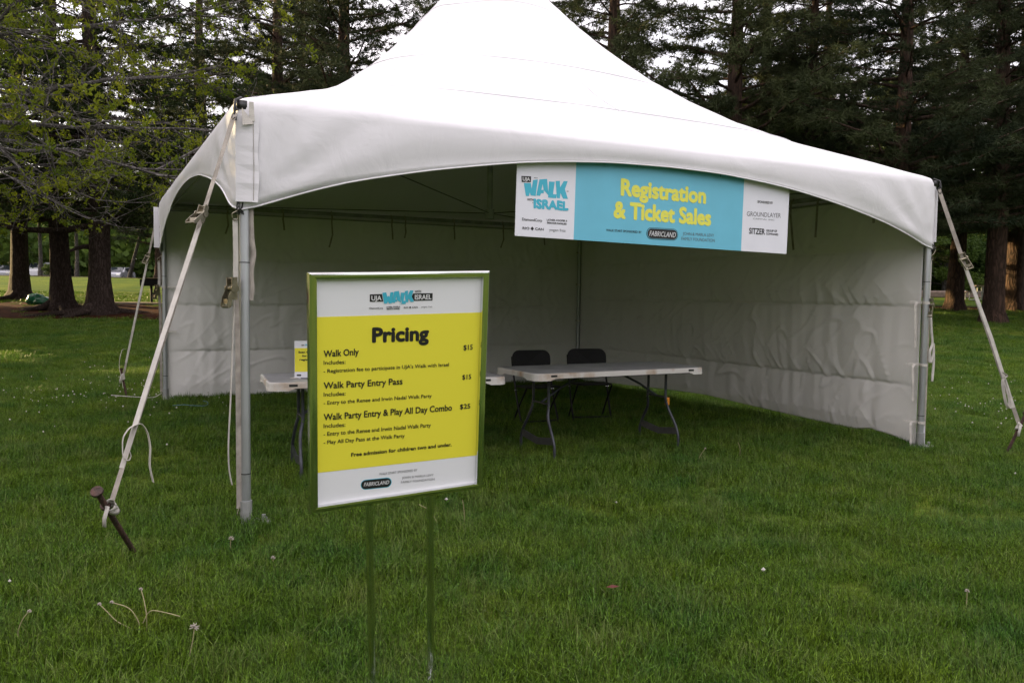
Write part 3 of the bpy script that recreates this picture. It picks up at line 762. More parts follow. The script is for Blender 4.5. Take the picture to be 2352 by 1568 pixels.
# rolled hem along the valance edge and radial seams
hem = MB()
last = vrings[-1]
hem.tube([(p[0], p[1], p[2]) for p in last] + [last[0]], .0055, 6, cap=False); hem.build('hem', M['canopy'], canopy, True)
se = MB()
def roof_pt(px, py, s):
    r0 = RC * (1 - s); z = float(np.interp(r0, Zr_x, Zr_y)); nexp = 2.6 + 60 * math.exp(-s * 16) + 3.2 * (1 - s)
    K = r0 / math.sqrt(2) * 2 ** (1 / nexp); nn = (abs(px) ** nexp + abs(py) ** nexp) ** (1 / nexp)
    return (px / nn * K + half - .03, py / nn * K + half - .03, z + .0012)
for (px, py) in [(1, 1), (-1, -1), (1, -1), (-1, 1), (0, -1), (-1, 0)]:
    se.ribbon([roof_pt(px, py, .03 + .93 * t / 60) for t in range(61)], (py, -px, 0), .012, .0015)
seams = se.build('seam', M['canopy'], canopy)
for sv in (.30, .56, .80):
    se = MB(); pts = []
    for t in range(129):
        q = 4 * t / 128; side = int(q) % 4; f2 = ((q - int(q)) - .5) * 2
        p = [(f2, -1), (1, f2), (-f2, 1), (-1, -f2)][side]
        pts.append(roof_pt(p[0], p[1], sv + .012 * math.cos(f2 * math.pi)))
    se.ribbon(pts, [(0, 0, 1)] * len(pts), .012, .0015); se.build('seam', M['canopy'], canopy)

# poles, feet
def pole(x, y):
    m = MB(); m.tube([(x, y, 0.01), (x, y, 1.05), (x, y, 2.46)], .029, 20); p = m.build('pole', M['alu'], tent, True)
    m = MB(); m.tube([(x, y, .012), (x, y, .14)], .036, 20); m.box((x + .05, y - .01, .012), (.17, .12, .012)); m.tube([(x + .1, y - .02, .01), (x + .1, y - .02, .05)], .012, 8)
    m.build('base_plate', M['alu_dull'], p, False)
    for zj in (1.55, .30):
        m = MB(); m.tube([(x, y, zj), (x, y, zj + .006)], .0305, 20); m.build('pole_joint', M['dark_steel'], p)
    return p
for x, y in ((0, 0), (W, 0), (W, W), (0, W)): pole(x, y)
# eave beams: paired tubes
for k, (p, q) in enumerate((((0, 0), (W, 0)), ((W, 0), (W, W)), ((W, W), (0, W)), ((0, W), (0, 0)))):
    m = MB(); m.tube([(p[0], p[1], 2.445), (q[0], q[1], 2.445)], .026, 12); m.build('beam', M['alu_dull'], tent, True)
    m = MB(); dx, dy = (q[0] - p[0]) / W, (q[1] - p[1]) / W; inx, iny = -dy * .05, dx * .05
    m.tube([(p[0] + inx, p[1] + iny, 2.37), (q[0] + inx, q[1] + iny, 2.37)], .009, 8); m.build('curtain_rail', M['alu_dull'], tent, True)
# flying centre mast on crossed cables
m = MB(); m.tube([(W / 2, W / 2, 2.22), (W / 2, W / 2, 5.18)], .03, 14); m.tube([(W / 2, W / 2, 2.2), (W / 2, W / 2, 2.30)], .05, 14); m.build('mast', M['alu_dull'], tent, True)
for (x, y) in ((0, 0), (W, 0), (W, W), (0, W)):
    m = MB(); m.tube([(x, y, 2.44), (W / 2, W / 2, 2.26)], .005, 6); m.build('cable', M['dark_steel'], tent)

# side walls
def wall(name, P0, dx, inw, L_, folds, seed, bottom, billow, flip):
    """P0 tent coords of start; dx unit dir; inw unit inward normal; returns mesh"""
    nxx, nzz = 250, 150; vs = []
    for j in range(nzz):
        for i in range(nxx):
            u = i / (nxx - 1) * L_; t = j / (nzz - 1)
            zb = bottom(u); z = zb + (2.40 - zb) * t
            e = min(1, u / .45, (L_ - u) / .45); e = max(e, 0)
            d = 0
            # fold creases pressed in at storage: shallow roof shape between folds
            fz = [f + .012 * mnoise.noise(Vector((u * 1.1, f * 3, seed))) for f in folds]
            lo = max([f for f in fz if f <= z] + [0]); hi = min([f for f in fz if f > z] + [2.4])
            q = (z - lo) / max(.05, hi - lo)
            d += .034 * max(0.0, math.sin(math.pi * min(1, max(0, q)) ** .8)) ** .6 - .014 * math.exp(-((q) / .022) ** 2) 
            # hanging drapes
            lowk = .55 + .45 * max(0, 1 - abs(z - 1.2))
            w_ = mnoise.noise(Vector((u * 3.1 + .35 * math.sin(z * 2.2), z * .45, seed + 3)))
            d += .020 * w_ * lowk
            d += .010 * mnoise.noise(Vector((u * 9.5 + .6 * mnoise.noise(Vector((u, z * 1.5, seed))), z * .9, seed + 9)))
            # sharp diagonal wrinkles hanging off the creases
            ww = mnoise.noise(Vector((u * 5 + z * 2.4, z * 1.6, seed + 17)))
            d += .018 * max(0, 1 - abs(ww) * 13) * (1 - q) ** 2
            ww = mnoise.noise(Vector((u * 3.6 - z * 3.1, z * 2.1, seed + 23)))
            d += .012 * max(0, 1 - abs(ww) * 12) * (.3 + .7 * q)
            d += .012 * mnoise.noise(Vector((u * .9, z * 1.1, seed + 31)))
            d = d * e * min(1, max(0, z - .02) / .25 + .35) - billow(u, z)
            p = Vector(P0) + Vector(dx) * u + Vector(inw) * d
            vs.append((p.x, p.y, z))
    fs = []
    for j in range(nzz - 1):
        for i in range(nxx - 1):
            a_ = j * nxx + i; f_ = (a_, a_ + 1, a_ + nxx + 1, a_ + nxx)
            fs.append(tuple(reversed(f_)) if flip else f_)
    mb = MB(); mb.add(vs, fs); o = mb.build(name, M['wall'], tent, True)
    s_ = o.modifiers.new('solid', 'SOLIDIFY'); s_.thickness = .0015
    return o
bw = wall('wall_panel', (0, W + .03, 0), (1, 0, 0), (0, -1, 0), W, [.6, 1.19, 1.78], 2.0,
     lambda u: .01 + .02 * mnoise.noise(Vector((u * 1.7, 0, 5))), lambda u, z: .05 * math.sin(math.pi * u / W) * max(0, 1 - z / 2.2), False)
bw['label'] = 'back wall panel'
def rb(u):    # hiked-up bottom of the right-hand wall; u from back to front
    v = W - u
    return float(np.interp(v, [0, .1, .35, .6, .8, 1.4, 2.4, 3.2, 4.1, 5.2, 6.1], [.012, .015, .06, .085, .05, .055, .085, .12, .10, .06, .01]))
sw = wall('wall_panel', (W + .03, W, 0), (0, -1, 0), (-1, 0, 0), W - .07, [.56, 1.32, 1.86], 8.0,
     rb, lambda u, z: .16 * math.sin(math.pi * min(1, u / W)) * max(0, 1 - z / 1.9) ** 1.5, True)
sw['label'] = 'right wall panel with its lower edge hitched off the grass'

# webbing ties: on the rail (hanging ends) and around the poles
def rail_tie(x, y, l, th=.0):
    m = MB(); m.tube([(x - .001, y, 2.48), (x, y - .035, 2.46), (x, y - .04, 2.36), (x, y, 2.33)], .004, 4)
    m.ribbon([(x, y, 2.47), (x + .004, y - .035, 2.40), (x - .003, y - .04, 2.33), (x + .01, y - .03, 2.33 - l * .5), (x - .01 + th, y - .035, 2.33 - l)], (1, 0, 0), .022, .002)
    m.build('tie_strap', M['web'], tent)
for x, l in ((.35, .12), (.75, .22), (1.45, .14), (2.1, .34), (2.95, .20), (3.15, .17), (3.9, .16), (4.7, .25), (5.4, .18)): rail_tie(x, W - .045, l, .03 * math.sin(x * 5))
def side_rail_tie(y, l, th):
    m = MB(); m.ribbon([(W - .04, y, 2.47), (W - .075, y, 2.42), (W - .07, y + .01, 2.3), (W - .08, y - .01 + th, 2.33 - l)], (0, 1, 0), .028, .002); m.build('tie_strap', M['web'], tent)
for y, l, th in ((.55, .20, 0), (1.25, .30, .02), (1.62, .42, -.05), (2.6, .2, .03), (3.7, .22, 0), (4.8, .2, 0)): side_rail_tie(y, l, th)
def pole_tie(x, y, z, dx, dy, l, seed=0):
    """loop round the pole, a patch on the wall, and a dangling end"""
    m = MB(); pts = [(x + .034 * math.cos(a), y + .034 * math.sin(a), z + .004 * math.sin(a)) for a in np.linspace(0, 2 * math.pi, 15)]
    m.ribbon(pts, (0, 0, 1), .024, .002)
    m.ribbon([(x + dx * .03, y + dy * .03, z), (x + dx * .10, y + dy * .10, z + .004), (x + dx * .17, y + dy * .17, z + .006)], (0, 0, 1), .022, .002)
    if l > 0:
        m.ribbon([(x + dx * .09, y + dy * .09, z + .006), (x + dx * .11 - .012, y + dy * .11 - .012, z - .03), (x + dx * .10 - .015, y + dy * .10 - .015, z - l * .5), (x + dx * .105 - .008, y + dy * .105 - .02, z - l)], (dx if abs(dx) > .3 else 1, dy if abs(dy) > .3 else 0, 0), .02, .002)
    m.build('tie_strap', M['web_clean'], tent)
for z, l in ((1.36, .42), (.78, .35), (.24, .28)): pole_tie(W, 0, z, -.55, .6, l)
for z in (1.42, .86): pole_tie(0, W, z, .8, -.35, 0)
for z in (2.05, 1.55, .98): pole_tie(W, W, z, -.7, -.6, 0)

# corner flaps (velcroed sleeve over the membrane corner)
m = MB(); fl = []
for j in range(15):
    z = 2.40 - j * .50 / 14; wv = .0012 * math.sin(j * 1.9) + .0008 * math.sin(j * 4.1)
    fl.append([(-.030, .012, z), (-.050 - wv, -.046, z), (.035, -.062 - wv * 1.3, z), (.072 + .004 * math.sin(j * .8), -.058 - wv, z)])
vs = [p for row in fl for p in row]; fs = []
for j in range(14):
    for i in range(3): a_ = j * 4 + i; fs.append((a_, a_ + 1, a_ + 5, a_ + 4))
m.add(vs, fs); cf = m.build('corner_flap', M['canopy'], tent); s_ = cf.modifiers.new('solid', 'SOLIDIFY'); s_.thickness = .004
m = MB(); m.ribbon([(.043, -.068, 2.39), (.045, -.070, 2.1), (.042, -.068, 1.91)], (1, 0, 0), .003, .002); m.build('stitching', M['web'], cf)
m = MB(); m.add([(.02, -.066, 2.47), (.045, -.066, 2.47), (.05, -.07, 2.36), (.02, -.07, 2.36)], [(0, 1, 2, 3)])
m.add([(-.02, -.07, 2.43), (.045, -.075, 2.345), (-.02, -.085, 2.33)], [(0, 1, 2)]); tf = m.build('corner_flap', M['web_clean'], tent); s_ = tf.modifiers.new('solid', 'SOLIDIFY'); s_.thickness = .004
m = MB(); m.box((-.078, W + .02, 2.16), (.07, .006, .50), Matrix.Rotation(.3, 3, 'Z')); m.build('corner_flap', M['canopy'], tent)
m = MB(); m.box((W + .04, -.02, 2.16), (.006, .05, .48), Matrix.Rotation(.2, 3, 'Z')); m.build('corner_flap', M['canopy'], tent)
# vertical zip edge of the right wall, beside the front right pole
m = MB(); m.ribbon([(W + .045, .03, .72), (W + .05, .02, .4), (W + .055, .0, .03)], (1, 0, 0), .03, .003); m.build('wall_edge', M['ban_w'], tent)

# corner hooks at top and rope knots at valance tip
def corner_iron(x, y, ox, oy):
    m = MB()
    m.box((x + ox * .02, y + oy * .02, 2.455), (.055, .055, .05))
    m.tube([(x + ox * .02, y + oy * .02, 2.50), (x + ox * .075, y + oy * .075, 2.475), (x + ox * .085, y + oy * .085, 2.42), (x + ox * .075, y + oy * .075, 2.36)], .008, 8)
    m.build('corner_bracket', M['dark_steel'], tent, True)
    m = MB()
    for k in range(5):
        a = k * 1.3; m.tube([(x + ox * .03 + .02 * math.cos(a), y + oy * .03 + .02 * math.sin(a), 1.90), (x + ox * .05 + .015 * math.cos(a + 1), y + oy * .05 + .015 * math.sin(a + 1), 1.86), (x + ox * .02 + .02 * math.cos(a + 2.5), y + oy * .02 + .02 * math.sin(a + 2.5), 1.83)], .0045, 5)
    m.build('lashing', M['dark_steel'], tent)
corner_iron(0, 0, -.707, -.707); corner_iron(W, 0, .707, -.707); corner_iron(0, W, -.707, .707); corner_iron(W, W, .707, .707)

# ------------------------------------------------------------------ ratchet straps
def ratchet(parent, c, ax, wd, s=1.0, open_=.6):
    """small ratchet buckle: side plates, spool, handle; ax along strap, wd across"""
    ax = Vector(ax).normalized(); wd = Vector(wd); wd = (wd - ax * wd.dot(ax)).normalized(); nn = ax.cross(wd)
    Mx = Matrix((wd, ax, nn)).transposed()
    def P(x, y, z): return Vector(c) + Mx @ Vector((x * s, y * s, z * s))
    m = MB()
    for sx in (-.021, .021): m.box(P(sx, 0, .010), (.003 * s, .105 * s, .030 * s), Mx)
    m.box(P(0, -.035, .0), (.042 * s, .03 * s, .003 * s), Mx)
    b = m.build('ratchet', M['steel'], parent)
    m = MB(); m.tube([P(-.03, .0, .012), P(.03, 0, .012)], .012 * s, 12)
    for sx in (-.029, .029): m.tube([P(sx - .003, 0, .012), P(sx + .003, 0, .012)], .019 * s, 14)
    m.tube([P(-.026, -.045, .012), P(.026, -.045, .012)], .004 * s, 8); m.build('spool', M['steel'], b, True)
    m = MB()
    for sx in (-.027, .027):
        m.ribbon([P(sx, 0, .014), P(sx, .045, .03 + .02 * open_), P(sx, .085, .03 + .05 * open_)], nn, .022 * s, .003)
    m.tube([P(-.03, .085, .03 + .05 * open_), P(.03, .085, .03 + .05 * open_)], .006 * s, 8)
    m.box(P(0, .06, .034 + .03 * open_), (.048 * s, .022 * s, .003 * s), Mx); m.build('handle', M['steel'], b)
    return b

def tw(L3):  # tent coords -> world
    return C0 + A * L3[0] + B * L3[1] + Vector((0, 0, L3[2]))

def guy(label, top, bot, wdir, rt, loose, wid=.034, stake_dir=None, double=True, rs=1.0):
    e = empty('guy_strap', (bot[0], bot[1], 0), 0, label, 'strap', 'ratchet guy straps staked at the tent corners')
    o = Vector((bot[0], bot[1], 0)); T = Vector(top) - o; Bt = Vector(bot) - o; wd = Vector(wdir)
    ax = (Bt - T).normalized()
    pts = [T.lerp(Bt, t) for t in np.linspace(0, 1, 9)]
    wds = [(Matrix.Rotation(.25 * math.sin(i * 1.1), 3, ax) @ wd) for i in range(9)]
    m = MB(); m.ribbon(pts, wds, wid, .0025); m.build('webbing', M['web'], e)
    if double:
        off = ax.cross(wd).normalized() * .014
        m = MB(); m.ribbon([T.lerp(Bt, rt + .02) , T.lerp(Bt, (rt + .98) / 2) + off * 1.2 + wd * .008, T.lerp(Bt, .93) + off * .2], wd, wid * .9, .0025); m.build('webbing', M['web_clean'], e)
    m = MB()
    m.tube([T + Vector((0, 0, .05)), T + Vector((0, 0, .02)) + wd * .014, T - wd * .012, T + ax * .03 - wd * .012, T + ax * .045, T + ax * .03 + wd * .014], .0045, 7); m.build('hook', M['dark_steel'], e)
    ratchet(e, T.lerp(Bt, rt), ax, wd, rs, .7)
    for L_ in loose:
        pp = [Vector(q) - o for q in L_['pts']]; m = MB(); m.ribbon(pp, L_['wd'], L_.get('w', wid * .9), .0025); m.build('loose_end', M['web_clean'], e)
    return e
def bez(p, n=14):
    """smooth curve through points (Catmull-Rom)"""
    p = [Vector(q) for q in p]; q = [p[0] * 2 - p[1]] + p + [p[-1] * 2 - p[-2]]; out = []
    for i in range(1, len(q) - 2):
        for t in np.linspace(0, 1, n, endpoint=False):
            a_, b_, c_, d_ = q[i - 1], q[i], q[i + 1], q[i + 2]
            out.append(.5 * ((2 * b_) + (c_ - a_) * t + (2 * a_ - 5 * b_ + 4 * c_ - d_) * t * t + (3 * b_ - a_ - 3 * c_ + d_) * t ** 3))
    out.append(p[-1]); return out

FLT = Vector((-1.60, 4.71, 2.40)); FLB = Vector((-1.895, 3.82, .385))
loopA = bez([(-1.836, 3.962, .728), (-1.858, 3.925, .712), (-1.872, 3.895, .675), (-1.874, 3.887, .630), (-1.868, 3.884, .575), (-1.855, 3.905, .562), (-1.848, 3.915, .580), (-1.852, 3.905, .610)])
loopB = bez([(-1.838, 3.965, .728), (-1.824, 3.985, .722), (-1.808, 4.01, .675), (-1.800, 4.02, .60), (-1.803, 4.02, .51), (-1.792, 4.03, .425)])
guy('grimy grey ratchet strap from the front left tent corner to its leaning stake', FLT, FLB, (.95, -.3, .05), .30,
    [dict(pts=loopA, wd=(.5, -.8, .1)), dict(pts=loopB, wd=(.6, -.75, .1))])
FRT = Vector((3.90, 7.535, 2.40)); FRB = Vector((4.615, 7.33, .27))
def frp(u, z, off): return FRT.lerp(FRB, u) + Vector((off, -.01, z))
guy('grey ratchet strap sloping from the front right tent corner to the right edge', FRT, FRB, (.9, -.1, .3), .30,
    [dict(pts=bez([frp(.78, 0, 0), frp(.795, 0, .03), frp(.80, -.01, .005), frp(.83, 0, -.03), frp(.90, -.02, -.05), frp(.92, -.02, -.03), frp(.86, -.02, .0), frp(.80, .0, 0)]), wd=(.5, -.8, .1), w=.026)], rs=1.15)
BLT = Vector((-4.45, 10.25, 2.38)); BLB = Vector((-4.985, 10.405, .30))
guy('thin grey strap from the back left tent corner to its stake beyond the white wall', BLT, BLB, (.9, -.1, .3), .28,
    [dict(pts=bez([(-4.93, 10.38, .62), (-4.99, 10.37, .60), (-5.02, 10.36, .42), (-5.0, 10.36, .27), (-4.975, 10.36, .12)]), wd=(.6, -.75, .1), w=.02)], wid=.03)

def stake(label, head, foot, knot, wd):
    head = Vector(head); foot = Vector(foot); ax = (foot - head).normalized(); o = Vector((foot.x, foot.y, 0))
    e = empty('tent_stake', o, 0, label, 'stake', 'iron tent stakes')
    m = MB(); m.tube([head + ax * .02 - o, foot + ax * .12 - o], .0138, 12); m.build('shaft', M['stake'], e, True)
    m = MB(); m.tube([head - o, head + ax * .012 - o, head + ax * .028 - o], [.028, .029, .016], 14); m.build('head', M['stake'], e, True); m = MB(); m.tube([head + ax * .125 - o, head + ax * .14 - o], .024, 12); m.build('collar', M['stake'], e, True)
    k = Vector(knot); side = ax.cross(Vector((0, 0, 1))).normalized(); s2 = ax.cross(side)
    m = MB()
    for j in range(3):
        pts = [k - o + ax * (.018 * j - .01) + side * (.023 * math.cos(a)) + s2 * (.023 * math.sin(a)) + ax * (.012 * math.sin(a + j)) for a in np.linspace(0, 2 * math.pi, 15)]
        m.ribbon(pts, ax, .026, .003)
    m.ribbon([k - o + Vector((-.005, -.025, .01)), k - o + Vector((-.02, -.03, -.05)), k - o + Vector((-.022, -.028, -.09))], wd, .022, .0025)
    m.build('knot', M['web_clean'], e, True)
    return e
stake('rusty flat-headed stake leaning in the grass at the left front', (-1.925, 3.735, .45), (-1.95, 4.13, .05), (-1.903, 3.83, .35), (.9, -.3, 0))
stake('dark iron stake at the right edge tied to the tent strap', (4.665, 7.31, .38), (4.545, 7.357, .03), (4.62, 7.33, .255), (.9, -.1, 0))
stake('dark stake behind on the left, beyond the white wall', (-5.03, 10.42, .37), (-4.955, 10.40, .03), (-5.0, 10.405, .27), (.9, -.1, 0))

# vertical hold-down straps along the poles
def pole_strap(label, lx, ly, zt, zb, zr, tail, short=None):
    w0 = tw((lx, ly, 0)); e = empty('hold_down_strap', w0, RZ, label, 'strap', 'ratchet straps down the tent poles')
    m = MB(); m.tube(bez([(.02, -.01, zt + .12), (.035, -.015, zt + .085), (.01, -.015, zt + .05), (-.018, -.012, zt + .03), (-.012, -.01, zt), (.012, -.01, zt), (.01, -.01, zt + .03)], 5), .0035, 6); m.build('hook', M['steel'], e, True)
    m = MB(); m.ribbon([(0, 0, zt + .005), (.002, 0, (zt + zr) / 2), (0, 0, zr + .03)], (1, .1, 0), .030, .003); m.build('webbing', M['web_clean'], e)
    m = MB(); m.ribbon([(.0, 0, zr - .03), (.010, 0, zr - .3), (.012, 0, zb)], (1, .1, 0), .030, .003); m.build('webbing', M['web'], e)
    m = MB(); m.tube([(.012, 0, zb + .01), (.0, -.01, zb - .03), (.012, 0, zb - .07), (.02, .01, zb - .03), (.012, 0, zb + .01)], .003, 6); m.build('hook', M['steel'], e)
    b = ratchet(e, (-.012, -.02, zr), (0, 0, -1), (.35, -.9, 0), 1.25, .25)
    if tail:
        m = MB(); m.ribbon(bez(tail), (.8, -.6, 0) if short is None else (.2, -1, .0), .022, .002); m.build('loose_end', M['web_clean'], e, True)
    if short:
        m = MB(); m.ribbon(bez(short), [(.9, -.4 + .0 * i, 0) for i in range(len(bez(short)))], .034, .003); m.build('loose_end', M['web'], e, True)
    return e
pole_strap('cream ratchet strap tight beside the front left pole with a dangling tail', -.052, -.012, 1.80, .10, 1.40,
    [(-.01, -.02, 1.34), (-.022, -.03, 1.1), (-.038, -.035, .75), (-.052, -.04, .5), (-.050, -.045, .35), (-.035, -.05, .255)], [(.085, .0, 1.88), (.09, 0, 1.7), (.10, 0, 1.6), (.085, .0, 1.5), (.09, 0, 1.4), (.082, 0, 1.33)])
pole_strap('ratchet strap beside the front right pole with a looped tail', W + .06, .01, 1.76, .08, 1.34,
    [(.0, -.02, 1.28), (.01, -.03, 1.1), (.03, -.03, .98), (.0, -.03, .9), (.01, -.03, .80), (.05, -.03, .88), (.045, -.03, .98), (.06, -.03, .80), (.05, -.03, .62)])
pole_strap('ratchet strap hanging outside the back left pole', -.06, W + .0, 1.74, .10, 1.38, None)
# white cord lying on the grass by the back left pole
m = MB(); p0 = tw((-.05, W - .05, .09)); m.tube(bez([p0, p0 + Vector((-.10, -.03, -.05)), p0 + Vector((-.32, -.04, -.045)), p0 + Vector((-.62, -.03, -.03))]), .005, 6)
tag(m.build('cord', M['web_clean'], None, True), 'white cord trailing over the grass from the back left pole', 'cord')

# ------------------------------------------------------------------ lettering
def glyph_mesh(txt, bold, shear=0.0):
    cu = bpy.data.curves.new('lettering', 'FONT'); cu.body = txt; cu.size = 1.0; cu.offset = bold; cu.extrude = 0.0; cu.shear = shear; cu.resolution_u = 3
    o = bpy.data.objects.new('lettering_src', cu); COL.objects.link(o)
    dg = bpy.context.evaluated_depsgraph_get(); me = bpy.data.meshes.new_from_object(o.evaluated_get(dg))
    bpy.data.objects.remove(o); bpy.data.curves.remove(cu)
    return me
_cap = None
def lettering(parent, txt, x0, z0, x1, z1, cap, m_, bold=0.0, shear=0.0, y=-.0012, jitter=0.0):
    """flat print: baseline from (x0,z0) to (x1,z1) in the parent's xz plane, facing -y; heavy faces are built by overlaying shifted copies"""
    me = glyph_mesh(txt, 0.0, shear)
    def coords(m):
        c = np.empty(len(m.vertices) * 3, np.float32); m.vertices.foreach_get('co', c); return c.reshape(-1, 3)
    co = coords(me)
    global _cap
    if _cap is None: _cap = float(coords(glyph_mesh('H', 0))[:, 1].max())
    xa, xb = co[:, 0].min(), co[:, 0].max()
    sy = cap / (_cap + 2 * bold); sx = (x1 - x0) / (xb - xa + 2 * bold)
    faces = [tuple(p.vertices) for p in me.polygons]
    bx_ = bold * sy; offs = [(0, 0)]
    if bold > .02: offs += [(math.cos(k * math.pi / 4) * bx_, math.sin(k * math.pi / 4) * bx_) for k in range(8)]
    elif bold > 0: offs += [(bx_, 0), (-bx_, 0), (0, bx_), (0, -bx_)]
    vs = []; fs = []
    for k, (ox_, oz_) in enumerate(offs):
        X_ = x0 + bx_ + (co[:, 0] - xa) * ((x1 - x0 - 2 * bx_) / (xb - xa)); t = (X_ - x0) / (x1 - x0)
        Z_ = z0 + (z1 - z0) * t + co[:, 1] * sy + bold * sy
        if jitter: Z_ = Z_ + jitter * cap * np.sin(t * 21)
        n0 = len(vs); yy = y - k * .00006
        vs += [(float(a_ + ox_), yy, float(b_ + oz_)) for a_, b_ in zip(X_, Z_)]; fs += [tuple(i + n0 for i in f) for f in faces]
    bpy.data.meshes.remove(me)
    m = MB(); m.v = vs; m.f = fs
    return m.build('lettering', m_, parent)
def shape(parent, name, poly, m_, y=-.0012, th=.0006):
    m = MB(); m.prism(poly, y, y + th); return m.build(name, m_, parent)
def holed(parent, name, outer, hole, m_, y):
    """A-like outline with a counter: bridge outer and hole polygons"""
    o = outer; h = hole
    # nearest pair of vertices
    bi, bj = min(((i, j) for i in range(len(o)) for j in range(len(h))), key=lambda ij: (o[ij[0]][0] - h[ij[1]][0]) ** 2 + (o[ij[0]][1] - h[ij[1]][1]) ** 2)
    def area(p): return sum(p[i][0] * p[(i + 1) % len(p)][1] - p[(i + 1) % len(p)][0] * p[i][1] for i in range(len(p)))
    hh = h[bj:] + h[:bj]
    if area(o) * area(h) > 0: hh = [hh[0]] + hh[1:][::-1]
    poly = o[:bi + 1] + hh + [hh[0]] + o[bi:]
    me = bpy.data.meshes.new(name)
    vs = [(p[0], y, p[1]) for p in poly]
    from mathutils.geometry import tessellate_polygon
    tri = tessellate_polygon([[Vector(v) for v in [(p[0], p[1], 0) for p in poly]]])
    me.from_pydata(vs, [], [tuple(t) for t in tri]); me.update(); me.materials.append(m_)
    ob = bpy.data.objects.new(name, me); link(ob, parent); return ob
def pill(parent, cx, cz, w, h, slope, m_, y, name='logo_badge'):
    pts = []; r_ = h / 2
    for a in np.linspace(-math.pi / 2, math.pi / 2, 9): pts.append((w / 2 - r_ + r_ * math.cos(a), r_ * math.sin(a)))
    for a in np.linspace(math.pi / 2, 3 * math.pi / 2, 9): pts.append((-w / 2 + r_ + r_ * math.cos(a), r_ * math.sin(a)))
    return shape(parent, name, [(cx + p[0], cz + p[1] + p[0] * slope) for p in pts], m_, y)
STY = {'heavy': ('ink', .048), 'b': ('ink', .022), 'n': ('ink', .018), 'B': ('ink', .032), 'g': ('ink_grey', 0.0), 'w': ('ink_white', .012), 'wb': ('ink_white', .03), 'cyan': ('cyan', .065), 'yellow': ('ban_y', .045)}

# ------------------------------------------------------------------ pricing sign
SR = Matrix(((0.8829386547542015, -0.4687782933202602, 0.025811696042394444), (0.4681136737321036, 0.87481768129476, -0.12475421018584242), (0.035901537653343585, 0.12223312237607228, 0.9918518757295979)))
sign = bpy.data.objects.new('pricing_sign', None); link(sign)
sign.matrix_world = Matrix.Translation((-.362, 2.645, 1.078)) @ SR.to_4x4()
tag(sign, 'yellow and white pricing board in a mirror-chrome frame on twin chrome posts', 'sign')
SW, SH = .604, .762
def frame_side(p0, p1, inn0, inn1):
    """mitred convex rail from outer corners p to inner corners inn (xz)"""
    prof = [(0, .010), (0, -.014), (.03, -.0172), (.09, -.0187), (.30, -.0197), (.62, -.0200), (.93, -.0190), (.985, -.0160), (1, .004)]
    vs = []
    for (o_, i_) in ((p0, inn0), (p1, inn1)):
        for t, d in prof: vs.append((o_[0] + (i_[0] - o_[0]) * t, d, o_[1] + (i_[1] - o_[1]) * t))
    n_ = len(prof); fs = [(i, i + 1, i + 1 + n_, i + n_) for i in range(n_ - 1)] + [(n_ - 1, 0, n_, 2 * n_ - 1)]
    fs += [tuple(reversed(range(n_))), tuple(range(n_, 2 * n_))]
    m = MB(); m.add(vs, fs); return m.build('frame_rail', M['chrome'], sign)
ox, oz, ix, iz = SW / 2, SH / 2, SW / 2 - .025, SH / 2 - .020
oc = [(-ox, oz), (ox, oz), (ox, -oz), (-ox, -oz)]; ic = [(-ix, iz), (ix, iz), (ix, -iz), (-ix, -iz)]
for k in range(4): frame_side(oc[k], oc[(k + 1) % 4], ic[k], ic[(k + 1) % 4])
m = MB(); m.box((0, .004, 0), (SW - .004, .006, SH - .004)); m.build('back_panel', M['alu_dull'], sign)
m = MB(); m.box((0, -.002, 0), (SW - .044, .003, SH - .036)); board = m.build('poster', M['board_w'], sign)
shape(board, 'yellow_field', [(-ix - .001, .2455), (ix + .001, .2405), (ix + .001, -.2625), (-ix - .001, -.2530)], M['board_y'], -.0042, .0005)
TY = -.0050
